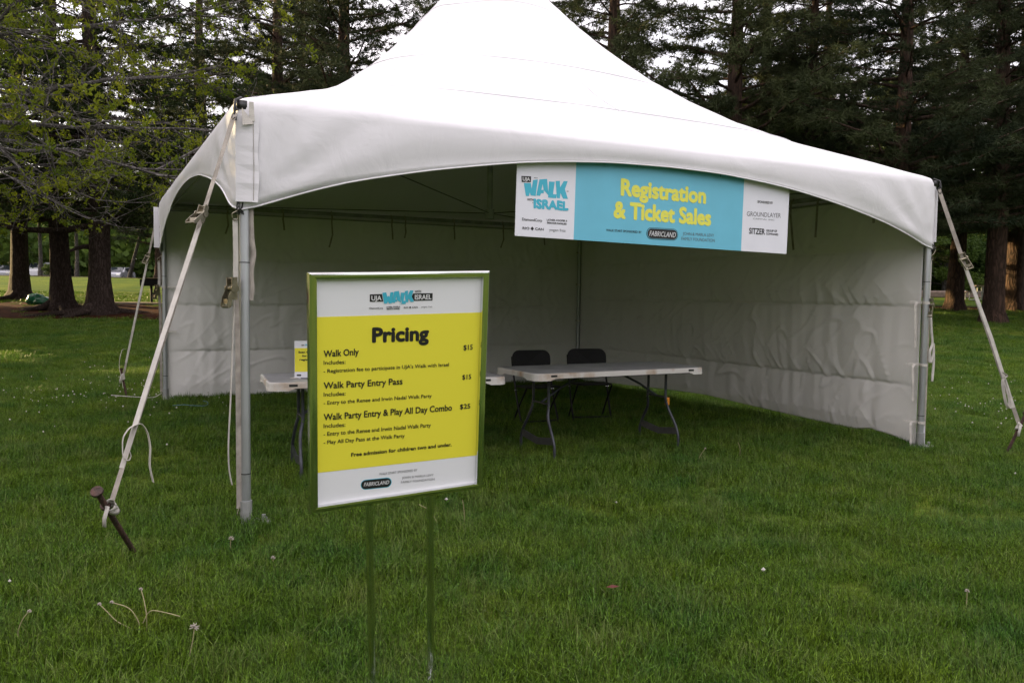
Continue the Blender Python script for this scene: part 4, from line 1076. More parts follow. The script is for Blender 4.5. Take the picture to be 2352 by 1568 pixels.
for (s, x0, z0, x1, z1, cap, st) in [
  ('Pricing', -0.1003, 0.1560, 0.0937, 0.1530, 0.0500, 'heavy'), ('Walk Only', -0.2553, 0.1192, -0.1432, 0.1199, 0.0211, 'b'), ('$15', 0.2194, 0.1141, 0.2535, 0.1144, 0.0178, 'b'),
  ('Includes:', -0.2554, 0.0955, -0.1857, 0.0941, 0.0126, 'n'), ("- Registration fee to participate in UJA's Walk with Israel", -0.2555, 0.069, 0.1677, 0.0624, 0.0121, 'n'),
  ('Walk Party Entry Pass', -0.2557, 0.0183, 0.0043, 0.013, 0.0214, 'b'), ('$15', 0.2181, 0.0127, 0.2512, 0.0125, 0.0168, 'b'), ('Includes:', -0.2557, -0.0058, -0.1855, -0.008, 0.0129, 'n'),
  ('- Entry to the Renee and Irwin Nadal Walk Party', -0.2558, -0.0327, 0.108, -0.0403, 0.0122, 'n'), ('Walk Party Entry & Play All Day Combo', -0.256, -0.0835, 0.1828, -0.0922, 0.0217, 'b'),
  ('$25', 0.2119, -0.0902, 0.2514, -0.0909, 0.0171, 'b'), ('Includes:', -0.2561, -0.108, -0.1859, -0.1104, 0.0136, 'n'), ('- Entry to the Renee and Irwin Nadal Walk Party', -0.2562, -0.1342, 0.1073, -0.1419, 0.0132, 'n'),
  ('- Play All Day Pass at the Walk Party', -0.2563, -0.1616, 0.0146, -0.1684, 0.0128, 'n'), ('Free admission for children two and under.', -0.1671, -0.2127, 0.185, -0.2182, 0.0129, 'B'),
  ('WALK START SPONSORED BY', -0.0724, -0.2879, 0.0616, -0.2912, 0.008, 'g'), ('JOHN & MARLA LEVY', 0.0073, -0.3115, 0.1209, -0.3162, 0.0076, 'g'), ('FAMILY FOUNDATION', 0.004, -0.3269, 0.1249, -0.3317, 0.0077, 'g'),
  ('WITH', 0.0414, 0.313, 0.063, 0.3133, 0.0072, 'b'), ('DiamondCorp', -0.1088, 0.2648, -0.0646, 0.2639, 0.0054, 'n'), ('LATNER, COOPER &', -0.0537, 0.2673, -0.0077, 0.2672, 0.0041, 'B'),
  ('BEKHOR FAMILIES', -0.0525, 0.2616, -0.0088, 0.2612, 0.0041, 'B'), ('RIO♦CAN', 0.005, 0.2635, 0.0522, 0.2633, 0.0048, 'b'), ('yogen früz', 0.0649, 0.2638, 0.1032, 0.2633, 0.0054, 'g')]:
    lettering(board, s, x0, z0, x1, z1, cap, M[STY[st][0]], STY[st][1], y=TY)
shape(board, 'logo_box', [(-0.108, 0.3111), (-0.0685, 0.311), (-0.0641, 0.287), (-0.1082, 0.287)], M['ink'], -.0042, .0005)
shape(board, 'logo_box', [(0.0314, 0.3003), (0.0362, 0.3104), (0.104, 0.3098), (0.1036, 0.2855), (0.0401, 0.286)], M['ink'], -.0042, .0005)
lettering(board, 'UJA', -0.1035, 0.2914, -0.07, 0.291, 0.0153, M['ink_white'], .03, y=TY)
lettering(board, 'ISRAEL', 0.0418, 0.2901, 0.0996, 0.2899, 0.016, M['ink_white'], .03, y=TY)
for poly in ([(-0.0674, 0.3153), (-0.0545, 0.3161), (-0.0507, 0.3008), (-0.0476, 0.3059), (-0.0441, 0.3006), (-0.0403, 0.3163), (-0.0304, 0.3164), (-0.0362, 0.2807), (-0.0448, 0.2799), (-0.0482, 0.2876), (-0.0518, 0.2809), (-0.0611, 0.2802)],
             [(-0.0055, 0.3144), (0.0083, 0.3137), (0.0038, 0.2875), (0.0127, 0.2876), (0.0106, 0.2769), (-0.0105, 0.2784), (-0.0016, 0.2799), (-0.0067, 0.2985)],
             [(0.008, 0.319), (0.018, 0.3204), (0.0179, 0.3045), (0.0255, 0.3208), (0.0369, 0.3203), (0.0311, 0.3009), (0.0396, 0.2835), (0.0279, 0.283), (0.0207, 0.2956), (0.0198, 0.2835), (0.014, 0.2823), (0.0116, 0.2887), (0.0098, 0.2904)]):
    shape(board, 'logo_letter', poly, M['cyan'], TY, .0005)
holed(board, 'logo_letter', [(-0.0279, 0.3182), (-0.0123, 0.32), (-0.0045, 0.282), (-0.016, 0.2818), (-0.0172, 0.2857), (-0.0246, 0.2857), (-0.0257, 0.2817), (-0.036, 0.2829)], [(-0.0209, 0.3044), (-0.019, 0.2917), (-0.023, 0.2919)], M['cyan'], TY)
pill(board, -.0815, -.3158, .106, .034, -.035, M['cyan'], -.0040); pill(board, -.0818, -.3156, .102, .0305, -.035, M['ink'], -.0045)
lettering(board, 'FABRICLAND', -0.1244, -0.3196, -0.0375, -0.3228, 0.0130, M['ink_white'], .012, .25, y=TY)
for (xa, xb) in ((-.105, -.087), (.1115, .129)):
    m = MB(); m.tube([(xa, .0, -SH / 2 - .001), (xb, .0, -1.080)], .0125, 16); lg = m.build('post', M['chrome'], sign, True)
    m = MB(); m.tube([(xa, 0, -SH / 2 - .012), (xa, 0, -SH / 2 + .004)], .0145, 16); m.build('socket', M['chrome'], lg, True)
m = MB(); m.box((.02, .0, -1.088), (.40, .30, .012), Matrix.Rotation(-.12, 3, 'X')); m.build('base_plate', M['chrome'], sign)

# ------------------------------------------------------------------ banner
bo = C0 + B * .012
ban = empty('banner', bo, RZ, 'blue and white registration and ticket sales banner hung inside the front valance', 'banner')
def bz(x): return 1.789 + (x - 1.788) * (1.751 - 1.789) / (4.325 - 1.788)
def btop(x): return bz(x) + .585
x0, x1 = 1.79, 4.33; d1, d2 = 2.262, 3.834
def bpanel(name, xa, xb, m_):
    m = MB(); N_ = 8; vs = []; fs = []
    m.prism([(xa, bz(xa)), (xb, bz(xb)), (xb + .012, btop(xb)), (xa + .012, btop(xa))], 0, .004); return m.build(name, m_, ban)
bpanel('end_panel', x0, d1, M['ban_w']); mid = bpanel('centre_panel', d1, d2, M['ban_c']); bpanel('end_panel', d2, x1, M['ban_w'])
BY = -.0012
for (s, xa, za, xb, zb, cap, st) in [
  ('ISRAEL', 1.932, 1.982, 2.215, 1.982, 0.068, 'cyan'), ('WITH', 1.881, 2.033, 1.931, 2.034, 0.016, 'b'), ('>>>', 1.933, 2.186, 1.961, 2.187, 0.013, 'b'), ('>>', 2.197, 2.111, 2.213, 2.112, 0.014, 'b'), ('>', 1.922, 2.016, 1.93, 2.017, 0.011, 'b'),
  ('DiamondCorp', 1.844, 1.895, 2.002, 1.894, 0.019, 'n'), ('LATNER, COOPER &', 2.039, 1.904, 2.206, 1.905, 0.013, 'B'), ('BEKHOR FAMILIES', 2.043, 1.884, 2.201, 1.883, 0.013, 'B'), ('RIO♦CAN', 1.849, 1.835, 2.016, 1.834, 0.018, 'b'), ('yogen früz', 2.061, 1.834, 2.194, 1.833, 0.018, 'g'),
  ('Registration', 2.658, 2.118, 3.46, 2.107, 0.128, 'yellow'), ('& Ticket Sales', 2.598, 1.952, 3.517, 1.940, 0.128, 'yellow'), ('WALK START SPONSORED BY', 2.537, 1.854, 2.854, 1.853, 0.017, 'n'),
  ('JOHN & MARLA LEVY', 3.241, 1.858, 3.55, 1.857, 0.023, 'g'), ('FAMILY FOUNDATION', 3.23, 1.819, 3.558, 1.817, 0.024, 'g'), ('SPONSORED BY', 3.993, 2.149, 4.16, 2.149, 0.02, 'n'), ('GROUNDLAYER', 3.883, 2.039, 4.252, 2.044, 0.036, 'g'),
  ('CAPITAL INC', 3.95, 2.016, 4.183, 2.016, 0.011, 'g'), ('SITZER', 3.912, 1.898, 4.083, 1.898, 0.048, 'b'), ('GROUP OF', 4.096, 1.924, 4.215, 1.924, 0.018, 'b'), ('COMPANIES', 4.094, 1.899, 4.23, 1.897, 0.017, 'b')]:
    lettering(ban, s, xa, za, xb, zb, cap, M[STY[st][0]], STY[st][1], y=BY, jitter=.03 if st == 'cyan' else 0)
shape(ban, 'logo_box', [(1.833, 2.198), (1.909, 2.201), (1.908, 2.16), (1.837, 2.157)], M['ink'], -.0024, .0006)
lettering(ban, 'UJA', 1.843, 2.166, 1.901, 2.168, 0.025, M['ink_white'], .03, y=-.0032)
for poly in ([(1.854, 2.151), (1.909, 2.155), (1.916, 2.115), (1.926, 2.177), (1.963, 2.184), (1.948, 2.069), (1.908, 2.071), (1.902, 2.092), (1.896, 2.065), (1.871, 2.065)],
  [(2.053, 2.177), (2.099, 2.178), (2.087, 2.091), (2.116, 2.091), (2.112, 2.064), (2.047, 2.065)],
  [(2.106, 2.184), (2.14, 2.188), (2.143, 2.142), (2.172, 2.188), (2.205, 2.19), (2.183, 2.133), (2.209, 2.066), (2.169, 2.065), (2.147, 2.104), (2.143, 2.066), (2.118, 2.066)]):
    shape(ban, 'logo_letter', poly, M['cyan'], BY, .0006)
holed(ban, 'logo_letter', [(1.976, 2.185), (2.037, 2.194), (2.051, 2.08), (2.019, 2.075), (2.012, 2.092), (1.991, 2.091), (1.983, 2.073), (1.953, 2.073)], [(2.002, 2.156), (2.011, 2.115), (1.993, 2.114)], M['cyan'], BY)
pill(ban, 3.047, 1.857, .297, .088, 0, M['ink'], -.0010); pill(ban, 3.047, 1.857, .288, .080, 0, M['ban_c'], -.0020); pill(ban, 3.047, 1.857, .280, .073, 0, M['ink'], -.0030)
lettering(ban, 'FABRICLAND', 2.923, 1.838, 3.172, 1.836, 0.037, M['ink_white'], .004, .25, y=-.0040)
for xx in (1.9, 2.8, 3.6, 4.25):
    m = MB(); m.tube([(xx, .002, btop(xx) - .02), (xx, .0, btop(xx) + .03), (xx, -.012, 2.46)], .003, 5); m.build('tie', M['ink'], ban)

# ------------------------------------------------------------------ folding tables
def rounded(w, d, r, n=6):
    pts = []
    for cx, cy, a0 in ((w / 2 - r, -d / 2 + r, -90), (w / 2 - r, d / 2 - r, 0), (-w / 2 + r, d / 2 - r, 90), (-w / 2 + r, -d / 2 + r, 180)):
        for k in range(n + 1):
            a = math.radians(a0 + 90 * k / n); pts.append((cx + r * math.cos(a), cy + r * math.sin(a)))
    return pts
def plate(m, pts, z0, z1):
    n = len(pts); m.add([(p[0], p[1], z0) for p in pts] + [(p[0], p[1], z1) for p in pts], [tuple(reversed(range(n))), tuple(range(n, 2 * n))] + [(i, (i + 1) % n, (i + 1) % n + n, i + n) for i in range(n)])
def make_table(name, loc, rz, label):
    e = empty(name, loc, rz, label, 'table', 'white plastic folding tables in the tent')
    L_, D_ = 1.83, .74
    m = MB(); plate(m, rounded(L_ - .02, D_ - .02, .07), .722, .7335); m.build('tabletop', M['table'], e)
    m = MB()
    out = rounded(L_, D_, .08, 7); inn = rounded(L_ - .03, D_ - .03, .065, 7); n = len(out)
    vs = []; 
    for p, q in zip(out, inn):
        # the skirt is cut higher along the long sides and has finger notches
        mid_ = min(1, max(0, (abs(p[0]) - (L_ / 2 - .19)) / .05)); 
        vs += [(q[0], q[1], .7345), (p[0] * .999, p[1] * .999, .730), (p[0], p[1], .722), (p[0], p[1], .690), (q[0], q[1], .690)]
    fs = []
    for i in range(n):
        j = (i + 1) % n
        for k in range(4): fs.append((i * 5 + k, i * 5 + k + 1, j * 5 + k + 1, j * 5 + k))
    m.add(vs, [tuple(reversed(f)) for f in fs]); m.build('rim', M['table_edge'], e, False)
    # deeper corner skirts
    for sx in (-1, 1):
        for sy in (-1, 1):
            pts = []
            for k in range(8):
                a = math.radians(90 * k / 7); pts.append((sx * (L_ / 2 - .08 + .08 * math.cos(a)), sy * (D_ / 2 - .08 + .08 * math.sin(a))))
            pts = [(sx * L_ / 2, sy * (D_ / 2 - .20)), (sx * L_ / 2, sy * (D_ / 2 - .14))] + pts + [(sx * (L_ / 2 - .14), sy * D_ / 2), (sx * (L_ / 2 - .19), sy * D_ / 2)]
            m = MB(); zl = [.689] + [.672] * (len(pts) - 2) + [.689]
            vs = [(p[0], p[1], .6905) for p in pts] + [(p[0], p[1], z) for p, z in zip(pts, zl)]; n = len(pts)
            m.add(vs, [(i, i + 1, i + 1 + n, i + n) for i in range(n - 1)])
            o = m.build('corner_skirt', M['table_edge'], e); s_ = o.modifiers.new('solid', 'SOLIDIFY'); s_.thickness = .006; s_.offset = 0
    m = MB()
    for sx in (-1, 1): m.box((sx * (L_ / 2 - .175), -D_ / 2 - .001, .712), (.06, .006, .016))
    m.build('vent_slot', M['ink'], e)
    m = MB(); 
    for sy in (-1, 1): m.box((0, sy * (D_ / 2 - .045), .694), (L_ - .24, .03, .028))
    m.build('side_rail', M['leg'], e)
    for sx in (-1, 1):
        for sy in (-1, 1):
            xx = sx * (L_ / 2 - .27)
            pts = bez([(xx, sy * .13, .70), (xx, sy * .13, .55), (xx, sy * .135, .42), (xx + sx * .02, sy * .16, .32), (xx + sx * .03, sy * .24, .20), (xx + sx * .03, sy * .285, .10), (xx + sx * .03, sy * .29, .0)], 4)
            m = MB(); m.tube(pts, .0128, 10); m.build('leg', M['leg'], e, True)
        m = MB(); xb = sx * (L_ / 2 - .24)
        m.prism([(-.27, .11), (-.25, .17), (0, .135), (.25, .17), (.27, .11), (0, .075)], -.006, .006, Matrix.Translation((xb, 0, 0)) @ Matrix.Rotation(math.pi / 2, 4, 'Z')); m.build('cross_plate', M['leg'], e)
        m = MB(); xx = sx * (L_ / 2 - .27); m.tube([(xx, -.135, .44), (xx, .135, .44)], .009, 8)
        m.tube([(xx, 0, .44), (xx - sx * .20, 0, .56), (xx - sx * .48, 0, .69)], .011, 8); m.build('brace', M['leg'], e, True)
        m = MB()
        for sy in (-.137, .137): m.tube([(xx, sy - .018, .415), (xx, sy + .018, .415)], .006, 8)
        m.build('rivet', M['chrome'], e)
    return e
t1 = make_table('folding_table', (.825, 7.42, 0), math.radians(28.8), 'white folding table with black chairs behind it, orange clip on one leg')
m = MB(); m.box((.665, -.132, .40), (.034, .036, .075)); m.build('clip', M['orange'], t1, bevel=.008)
t2a = math.radians(21.6); fr = Vector((-.035, 6.44, 0)); dx_ = Vector((math.cos(t2a), math.sin(t2a), 0)); nx_ = Vector((-math.sin(t2a), math.cos(t2a), 0))
t2 = make_table('folding_table', fr - dx_ * .915 + nx_ * .355, t2a, 'white folding table mostly hidden behind the pricing sign')

# tabletop sign
ts = empty('tabletop_sign', (-1.63, 6.08, .7355), math.radians(12), 'small yellow and white acrylic sign standing on the left table', 'sign')
m = MB(); m.box((.108, 0, .142), (.216, .004, .282)); tb = m.build('poster', M['board_w'], ts)
m = MB(); m.tube([(.0, 0, .001), (.0, 0, .006)], .03, 16, flat=1); m.build('base', M['web_clean'], ts)
m = MB(); m.box((.108, .01, .003), (.12, .07, .005)); m.build('base', M['glass'], ts)
shape(tb, 'yellow_field', [(.002, .05), (.214, .05), (.214, .228), (.002, .228)], M['board_y'], -.0035, .0005)
for s, xa, xb, z, cap in (('Scan QR code', .028, .188, .190, .016), ('for quick', .055, .160, .162, .016), ('registration', .036, .180, .134, .016)):
    lettering(tb, s, xa, z, xb, z, cap, M['ink'], .05, y=-.0045)
lettering(tb, 'WALK', .075, .245, .14, .245, .014, M['cyan'], .06, y=-.0035); lettering(tb, 'UJA', .05, .246, .073, .246, .010, M['ink'], .03, y=-.0035); lettering(tb, 'ISRAEL', .143, .246, .178, .246, .010, M['ink'], .03, y=-.0035)
pill(tb, .032, .024, .034, .012, 0, M['ink'], -.0035)

# ------------------------------------------------------------------ folding chairs
def make_chair(loc, rz, label):
    e = empty('folding_chair', loc, rz, label, 'chair', 'black folding chairs behind the table')
    # faces -y (towards the table)
    ws = .205
    def curved(poly_w, poly_h, bend, z_c, y_c, tilt, th, name, rr):
        pts = rounded(poly_w, poly_h, rr, 6); N_ = len(pts)
        # grid-free: fan prism with bend
        vs = []
        for s_ in (-th / 2, th / 2):
            for (x, y) in pts:
                yy = bend * (x / (poly_w / 2)) ** 2
                vs.append((x, s_ - yy, y))
            vs.append((0, s_, 0))
        nn_ = N_ + 1; fs = []
        for i in range(N_):
            j = (i + 1) % N_; fs.append((i, j, N_)); fs.append((j + nn_, i + nn_, N_ + nn_)); fs.append((j, i, i + nn_, j + nn_))
        R_ = Matrix.Rotation(tilt, 3, 'X'); vs = [R_ @ Vector(v) + Vector((0, y_c, z_c)) for v in vs]
        m = MB(); m.add(vs, fs); return m.build(name, M['chair'], e, False, bevel=.004)
    curved(.452, .225, .02, .695, .175, -.14, .02, 'backrest', .085)
    curved(.40, .37, .0, .435, -.01, math.pi / 2 - .05, .018, 'seat', .06)
    for sx in (-1, 1):
        x = sx * (ws + .012)
        m = MB(); m.tube([(x, .185, .74), (x, .155, .60), (x, .02, .25), (x, -.115, .0)][::1], .0105, 8); m.build('leg', M['chair_leg'], e, True)
        m = MB(); m.tube([(x - sx * .022, -.15, .43), (x - sx * .022, .02, .24), (x - sx * .022, .21, .0)], .0105, 8); m.build('leg', M['chair_leg'], e, True)
        m = MB(); m.tube([(x - .018, .075, .395), (x + .018, .075, .395)], .008, 8); m.build('bolt', M['chrome'], e, True)
    m = MB(); m.tube([(-ws, -.085, .075), (ws, -.085, .075)], .009, 8); m.build('stretcher', M['chair_leg'], e, True)
    m = MB(); m.tube([(-ws + .02, .185, .03), (ws - .02, .185, .03)], .009, 8); m.build('stretcher', M['chair_leg'], e, True)
    return e
make_chair((.275, 8.60, -.02), math.radians(24), 'black folding chair behind the left end of the table')
make_chair((.875, 8.95, -.02), math.radians(12), 'black folding chair behind the middle of the table, in front of the tent\'s corner pole')

# ------------------------------------------------------------------ grill, bag, picnic furniture
gx, gy = -12.71, 28.64; g = empty('park_grill', (gx, gy, H(gx, gy)), .1, 'black pedestal barbecue grill standing on a concrete pad', 'grill')
m = MB(); m.tube([(0, 0, 0), (0, 0, .62)], .045, 10); m.build('post', M['charcoal'], g)
m = MB(); m.box((0, 0, .62), (.62, .42, .012)); m.box((0, .205, .75), (.64, .012, .27)); m.box((-.31, 0, .73), (.012, .42, .23)); m.box((.31, 0, .73), (.012, .42, .23)); m.box((0, -.205, .73), (.62, .012, .20)); m.build('firebox', M['charcoal'], g)
m = MB()
for k in range(9): m.box((0, -.17 + k * .042, .875), (.70, .010, .012))
m.box((-.36, 0, .875), (.05, .42, .014)); m.box((.36, 0, .875), (.05, .42, .014)); m.build('grate', M['charcoal'], g)
gp = MB(); gp.box((gx - .15, gy - .05, H(gx, gy) + .0), (2.3, 1.5, .08)); tag(gp.build('concrete_pad', M['concrete'], None, bevel=.01), 'pale concrete slab under the grill in the mulch', 'slab')
gp = MB(); gp.box((-18.5, 26.2, H(-18.5, 26.2) + .01), (1.9, 1.3, .08)); tag(gp.build('concrete_pad', M['concrete'], None, bevel=.01), 'concrete slab cut off by the left edge of the photo', 'slab')

def lump(name, mt, c, r3, seed, parent=None, amp=.22):
    m = MB(); nu, nv = 22, 14; vs = []; 
    for j in range(nv + 1):
        for i in range(nu):
            a = 2 * math.pi * i / nu; b = math.pi * j / nv
            d = Vector((math.sin(b) * math.cos(a), math.sin(b) * math.sin(a), math.cos(b)))
            k = 1 + amp * mnoise.noise(d * 1.9 + Vector((seed, 0, 0))) + amp * .5 * abs(mnoise.noise(d * 4.5 + Vector((seed, 3, 0))))
            vs.append((c[0] + d.x * r3[0] * k, c[1] + d.y * r3[1] * k, c[2] + max(-r3[2] * .9, d.z * r3[2] * k)))
    fs = []
    for j in range(nv):
        for i in range(nu):
            a_, b_ = j * nu + i, j * nu + (i + 1) % nu; fs.append((a_, a_ + nu, b_ + nu, b_))
    m.add(vs, fs); return m.build(name, mt, parent, True)
bx, by = -15.85, 27.2
bg = empty('green_bag', (bx, by, H(bx, by)), 0, 'bulging shiny green bag lying on the mulch between two trunks', 'bag')
lump('bag_body', M['bag'], (-.12, .05, .17), (.30, .22, .21), 2, bg); lump('bag_body', M['bag'], (.18, -.05, .13), (.30, .22, .16), 5, bg)
bg2 = lump('dark_bag', M['dark_bag'], (bx + .72, by + .05, H(bx, by) + .09), (.28, .2, .11), 8); tag(bg2, 'dark glossy bag beside the green one against the spruce roots', 'bag')

def picnic(name, x, y, rz, mt, label):
    e = empty(name, (x, y, H(x, y)), rz, label, 'picnic table')
    for k in range(5):
        m = MB(); m.box((0, -.32 + k * .16, .75), (1.8, .145, .04)); m.build('plank', mt, e)
    for sy in (-1, 1):
        m = MB(); m.box((0, sy * .68, .45), (1.8, .26, .04)); m.build('seat', mt, e)
    for sx in (-.65, .65):
        for sy in (-1, 1):
            m = MB(); m.tube([(sx, sy * .12, .73), (sx, sy * .12, .05), (sx, sy * .5, .02)], .03, 8); m.tube([(sx, sy * .66, .43), (sx, sy * .66, .02)], .028, 8); m.build('leg', M['alu_dull'], e, True)
        m = MB(); m.box((sx, 0, .42), (.05, 1.35, .05)); m.build('crossbar', M['alu_dull'], e)
picnic('picnic_table', 24.2, 42.0, 1.2, M['wood'], 'picnic table on grey metal legs between the right-hand pines')
picnic('picnic_table', 26.9, 42.2, .2, M['dark_wood'], 'dark red picnic table at the right edge of the photo')
for i, (x, y, l, a_) in enumerate(((20.8, 44.6, 4.4, .02), (24.9, 44.9, 3.6, -.03), (28.4, 45.1, 3.0, .04), (21.2, 47.0, 5.0, .03), (26.5, 47.4, 5.0, -.02), (32.0, 46, 3.6, .03))):
    m = MB(); z = H(x, y); c, s_ = math.cos(a_), math.sin(a_)
    m.box((0, 0, .16), (l, .24, .30)); o = m.build('timber_beam', M['wood'], None, bevel=.03); o.location = (x, y, z); o.rotation_euler = (0, 0, a_)
    tag(o, ['pale timber kerb beam just right of the tent corner pole', 'pale timber kerb beam between the two right-hand pines', 'pale timber kerb beam behind the broad pine trunk', 'rear timber beam behind the orange-lit pine', 'rear timber beam behind the grey-legged picnic table', 'timber kerb beam by the dark red picnic table'][i], 'timber beam', 'timber beams edging the lawn')

# ------------------------------------------------------------------ parked cars
def make_car(x, y, rz, paint, van, label):
    e = empty('parked_car', (x, y, H(x, y) + .03), rz, label, 'car', 'cars parked beyond the lawn')
    L_ = 4.7; hw = .92
    if van: prof = [(-2.35, .35), (-2.35, .95), (-2.25, 1.15), (-1.55, 1.28), (-.85, 1.80), (1.9, 1.84), (2.25, 1.6), (2.35, 1.0), (2.35, .35)]
    else: prof = [(-2.3, .32), (-2.3, .75), (-2.15, .92), (-1.15, 1.02), (-.45, 1.46), (.9, 1.50), (1.65, 1.12), (2.2, 1.02), (2.3, .8), (2.3, .32)]
    m = MB(); n = len(prof); ins = [(.0 if z < 1.1 else .16) for _, z in prof]
    vs = [(p[0], -hw + i_, p[1]) for p, i_ in zip(prof, ins)] + [(p[0], hw - i_, p[1]) for p, i_ in zip(prof, ins)]
    m.add(vs, [tuple(range(n)), tuple(reversed(range(n, 2 * n)))] + [((i + 1) % n, i, i + n, (i + 1) % n + n) for i in range(n)]); m.build('body', paint, e, False, bevel=.06)
    for sy in (-1, 1):
        m = MB(); yy = sy * (hw - .075)
        if van: poly = [(-1.35, 1.2), (-.8, 1.68), (.0, 1.70), (.0, 1.2)]; poly2 = [(.1, 1.2), (.1, 1.70), (1.8, 1.70), (2.05, 1.2)]
        else: poly = [(-.95, 1.04), (-.4, 1.38), (.15, 1.41), (.15, 1.04)]; poly2 = [(.25, 1.04), (.25, 1.41), (.85, 1.40), (1.3, 1.08)]
        for pl in (poly, poly2):
            m = MB(); M4 = Matrix.Translation((0, yy, 0)); m.prism(pl, -.03, .03, M4); m.build('side_window', M['glass'], e)
        for xx in (-1.45, 1.4):
            m = MB(); m.tube([(xx, sy * (hw - .2), .33), (xx, sy * (hw + .01), .33)], .33, 18); w_ = m.build('wheel', M['tyre'], e)
            m = MB(); m.tube([(xx, sy * (hw - .0), .33), (xx, sy * (hw + .02), .33)], .2, 14); m.build('rim', M['alu'], w_)
    m = MB()
    if van: a_, b_ = Vector((-1.50, 0, 1.30)), Vector((-.90, 0, 1.76))
    else: a_, b_ = Vector((-1.10, 0, 1.05)), Vector((-.50, 0, 1.43))
    m.ribbon([a_ + Vector((-.03, 0, .02)), b_ + Vector((-.03, 0, .02))], (0, 1, 0), 1.42, .02); m.build('windscreen', M['glass'], e)
    a_, b_ = (Vector((2.34, 0, 1.15)), Vector((2.12, 0, 1.68))) if van else (Vector((1.62, 0, 1.14)), Vector((1.0, 0, 1.46)))
    m = MB(); m.ribbon([a_ + Vector((.02, 0, .02)), b_ + Vector((.02, 0, .02))], (0, 1, 0), 1.35, .02); m.build('rear_window', M['glass'], e)
    for sy in (-1, 1):
        m = MB(); m.box((-2.3, sy * .68, .72), (.08, .34, .14)); m.build('headlight', M['chrome'], e)
make_car(-51.0, 82, 1.9, M['car_silver'], False, 'silver car at the far left edge beyond the first trunk')
make_car(-48.9, 84.5, 1.9, M['car_white'], True, 'white car parked left of the black van')
make_car(-46.2, 82.5, 1.75, M['car_black'], True, 'black van seen between the first two trunks')
make_car(-40.6, 84, 1.7, M['car_silver'], False, 'pale car glimpsed between the second trunk and the bushes')
make_car(-53.6, 83, 1.9, M['car_white'], False, 'white car cut off by the left edge of the photo')
# slim tree trunks on the bank in front of the cars
for i, (x, y, lab) in enumerate(((-31.6, 54.5, 'slim pale trunk in front of the parked white car'), (-28.9, 54.0, 'slim trunk beside the second spruce on the bank'), (-25.9, 55, 'slanting slim trunk left of the dark bushes'))):
    t = empty('slim_tree', (x, y, H(x, y)), 0, lab, 'tree', 'slim trees on the bank')
    m = MB(); sl = (0, 0, .9)[i]; m.tube([(0, 0, -.1), (.05 + sl * .3, 0, 1.2), (sl, 0, 3.2), (sl * 1.3, .1, 5.5)], [.16, .12, .10, .04], 8); m.build('trunk', M['bark_twig'], t, True)
    c = lfA[2].copy(); COL.objects.link(c); c.parent = t; c['kind'] = 'stuff'; c.scale = (.5, .5, .5); c.location = (sl * 1.2, 0, 2.6)

# ------------------------------------------------------------------ small things in the grass
def stalk(x, y, pts, label, head=.0055, thick=.002):
    e = empty('dandelion_stalk', (x, y, 0), 0, label, 'dandelion', 'spent dandelion stalks in the lawn')
    m = MB(); m.tube(bez(pts, 6), thick, 6); m.build('stem', M['stalk'], e, True)
    if head:
        p = Vector(pts[-1]); m = MB()
        for k in range(16):
            d = Vector((math.sin(k * 2.4) * .8, math.cos(k * 2.4) * .8, .3 + .7 * math.sin(k * 1.7))).normalized(); m.tube([p, p + d * head * 1.5], [.003, .0012], 4)
        m.build('seed_head', M['seed'], e)
    return e
stalk(-1.49, 3.22, [(0, 0, 0), (-.01, 0, .05), (-.045, .0, .10), (-.10, .0, .12), (-.115, 0, .125)], 'arching pale dandelion stalk in the cluster at the lower left')
stalk(-1.47, 3.23, [(0, 0, .0), (.0, 0, .07), (-.02, .02, .13), (-.035, .03, .165)], 'tallest upright stalk of the cluster at the lower left')
stalk(-1.56, 3.21, [(.04, 0, .02), (-.02, 0, .05), (-.06, .0, .09), (-.09, .0, .12)], 'lower leaning stalk at the left of the cluster')
stalk(-1.48, 3.22, [(0, 0, .04), (.03, 0, .09), (.09, 0, .085), (.15, 0, .07)], 'stalk lying flat to the right of the cluster', 0)
stalk(-1.19, 2.95, [(0, 0, 0), (.01, 0, .05), (.02, 0, .10), (.025, 0, .14)], 'single dandelion with fuzzy head at the bottom left of the sign post', .012)
stalk(-1.90, 3.08, [(0, 0, 0), (0, 0, .06), (.02, 0, .11), (.045, 0, .14)], 'curved stalk near the left edge of the lawn')
stalk(-1.98, 3.07, [(0, 0, 0), (.01, 0, .05), (.0, 0, .10)], 'short stalk with pale head at the very left edge', .009)
stalk(-1.46, 4.20, [(0, 0, 0), (-.005, 0, .06), (.0, 0, .09)], 'small white-headed flower just right of the leaning stake', .010)
stalk(-1.17, 3.96, [(0, 0, .02), (.0, 0, .07)], 'tiny pale seed head in the grass below the tent pole', .008)
stalk(-.43, 4.75, [(0, 0, .03), (-.04, 0, .10), (-.11, 0, .14)], 'bent pale stalk directly under the pricing board', 0)
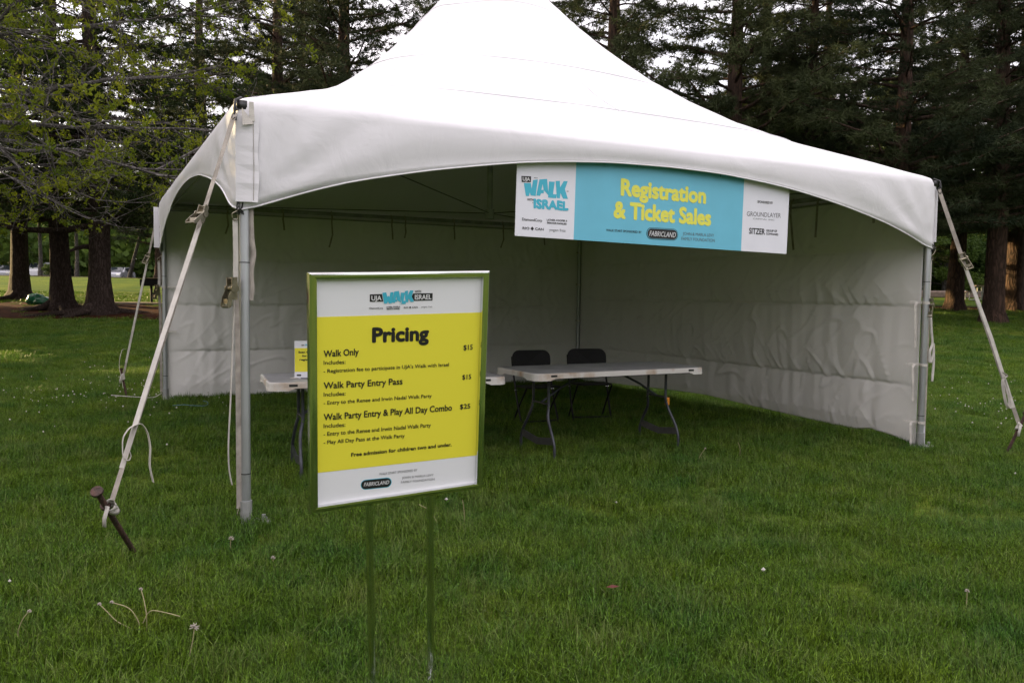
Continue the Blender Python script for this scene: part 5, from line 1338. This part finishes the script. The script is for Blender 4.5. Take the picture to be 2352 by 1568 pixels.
stalk(-.27, 4.75, [(0, 0, 0), (0, 0, .09), (-.01, 0, .17)], 'upright pale stalk between the chrome posts', 0)
stalk(1.56, 6.70, [(0, 0, 0), (.02, 0, .07), (.06, 0, .13)], 'pale bent stalk on the grass in front of the folding table')
stalk(1.98, 6.95, [(0, 0, 0), (0, .0, .08), (-.02, 0, .14)], 'thin upright stalk right of the folding table legs', 0)
stalk(2.07, 3.60, [(0, 0, 0), (.0, 0, .05), (.0, 0, .08)], 'tiny pale stalk at the lower right of the lawn', .007)
# clover heads: too many and too small to count
P_ = []
for (cx, cy, rx, ry, n_) in ((-6.0, 9.5, 2.6, 2.4, 170), (-4.9, 11.5, 1.2, 1.4, 60), (-5.6, 14.5, 3.0, 2.0, 60), (6.3, 9.8, 1.6, 1.6, 90), (8.0, 13, 3, 3, 60), (0.6, 5.0, 3.0, 1.2, 6)):
    for _ in range(n_):
        x = rng.gauss(cx, rx * .6); y = rng.gauss(cy, ry * .6)
        if y > 2.9: P_.append((x, y, H(x, y) + rng.uniform(.045, .075), rng.uniform(.006, .012)))
m = MB()
for (x, y, z, s) in P_:
    m.add([(x - s, y, z), (x, y - s, z), (x + s, y, z), (x, y + s, z), (x, y, z + s), (x, y, z - s)], [(0, 1, 4), (1, 2, 4), (2, 3, 4), (3, 0, 4), (1, 0, 5), (2, 1, 5), (3, 2, 5), (0, 3, 5)])
tag(m.build('clover_flowers', M['petal'], None), 'tiny white clover heads sprinkled over the lawn', 'flowers', kind='stuff')
m = MB(); m.tube(bez([(-3.85, 9.18, .075), (-3.74, 9.22, .08), (-3.62, 9.18, .078), (-3.50, 9.25, .07), (-3.55, 9.45, .08), (-3.66, 9.6, .075)], 8), .0025, 5)
tag(m.build('string', M['string'], None, True), 'loose light blue string lying on the grass left of the front pole', 'string')
m = MB(); m.add([(0, 0, .0), (.03, .012, .008), (.065, .002, .004), (.03, -.016, .002)], [(0, 3, 1), (1, 3, 2)]); o = m.build('fallen_leaf', M['redleaf']); o.location = (.44, 3.62, .068); tag(o, 'small dark red leaf lying on the grass right of the sign posts', 'leaf')
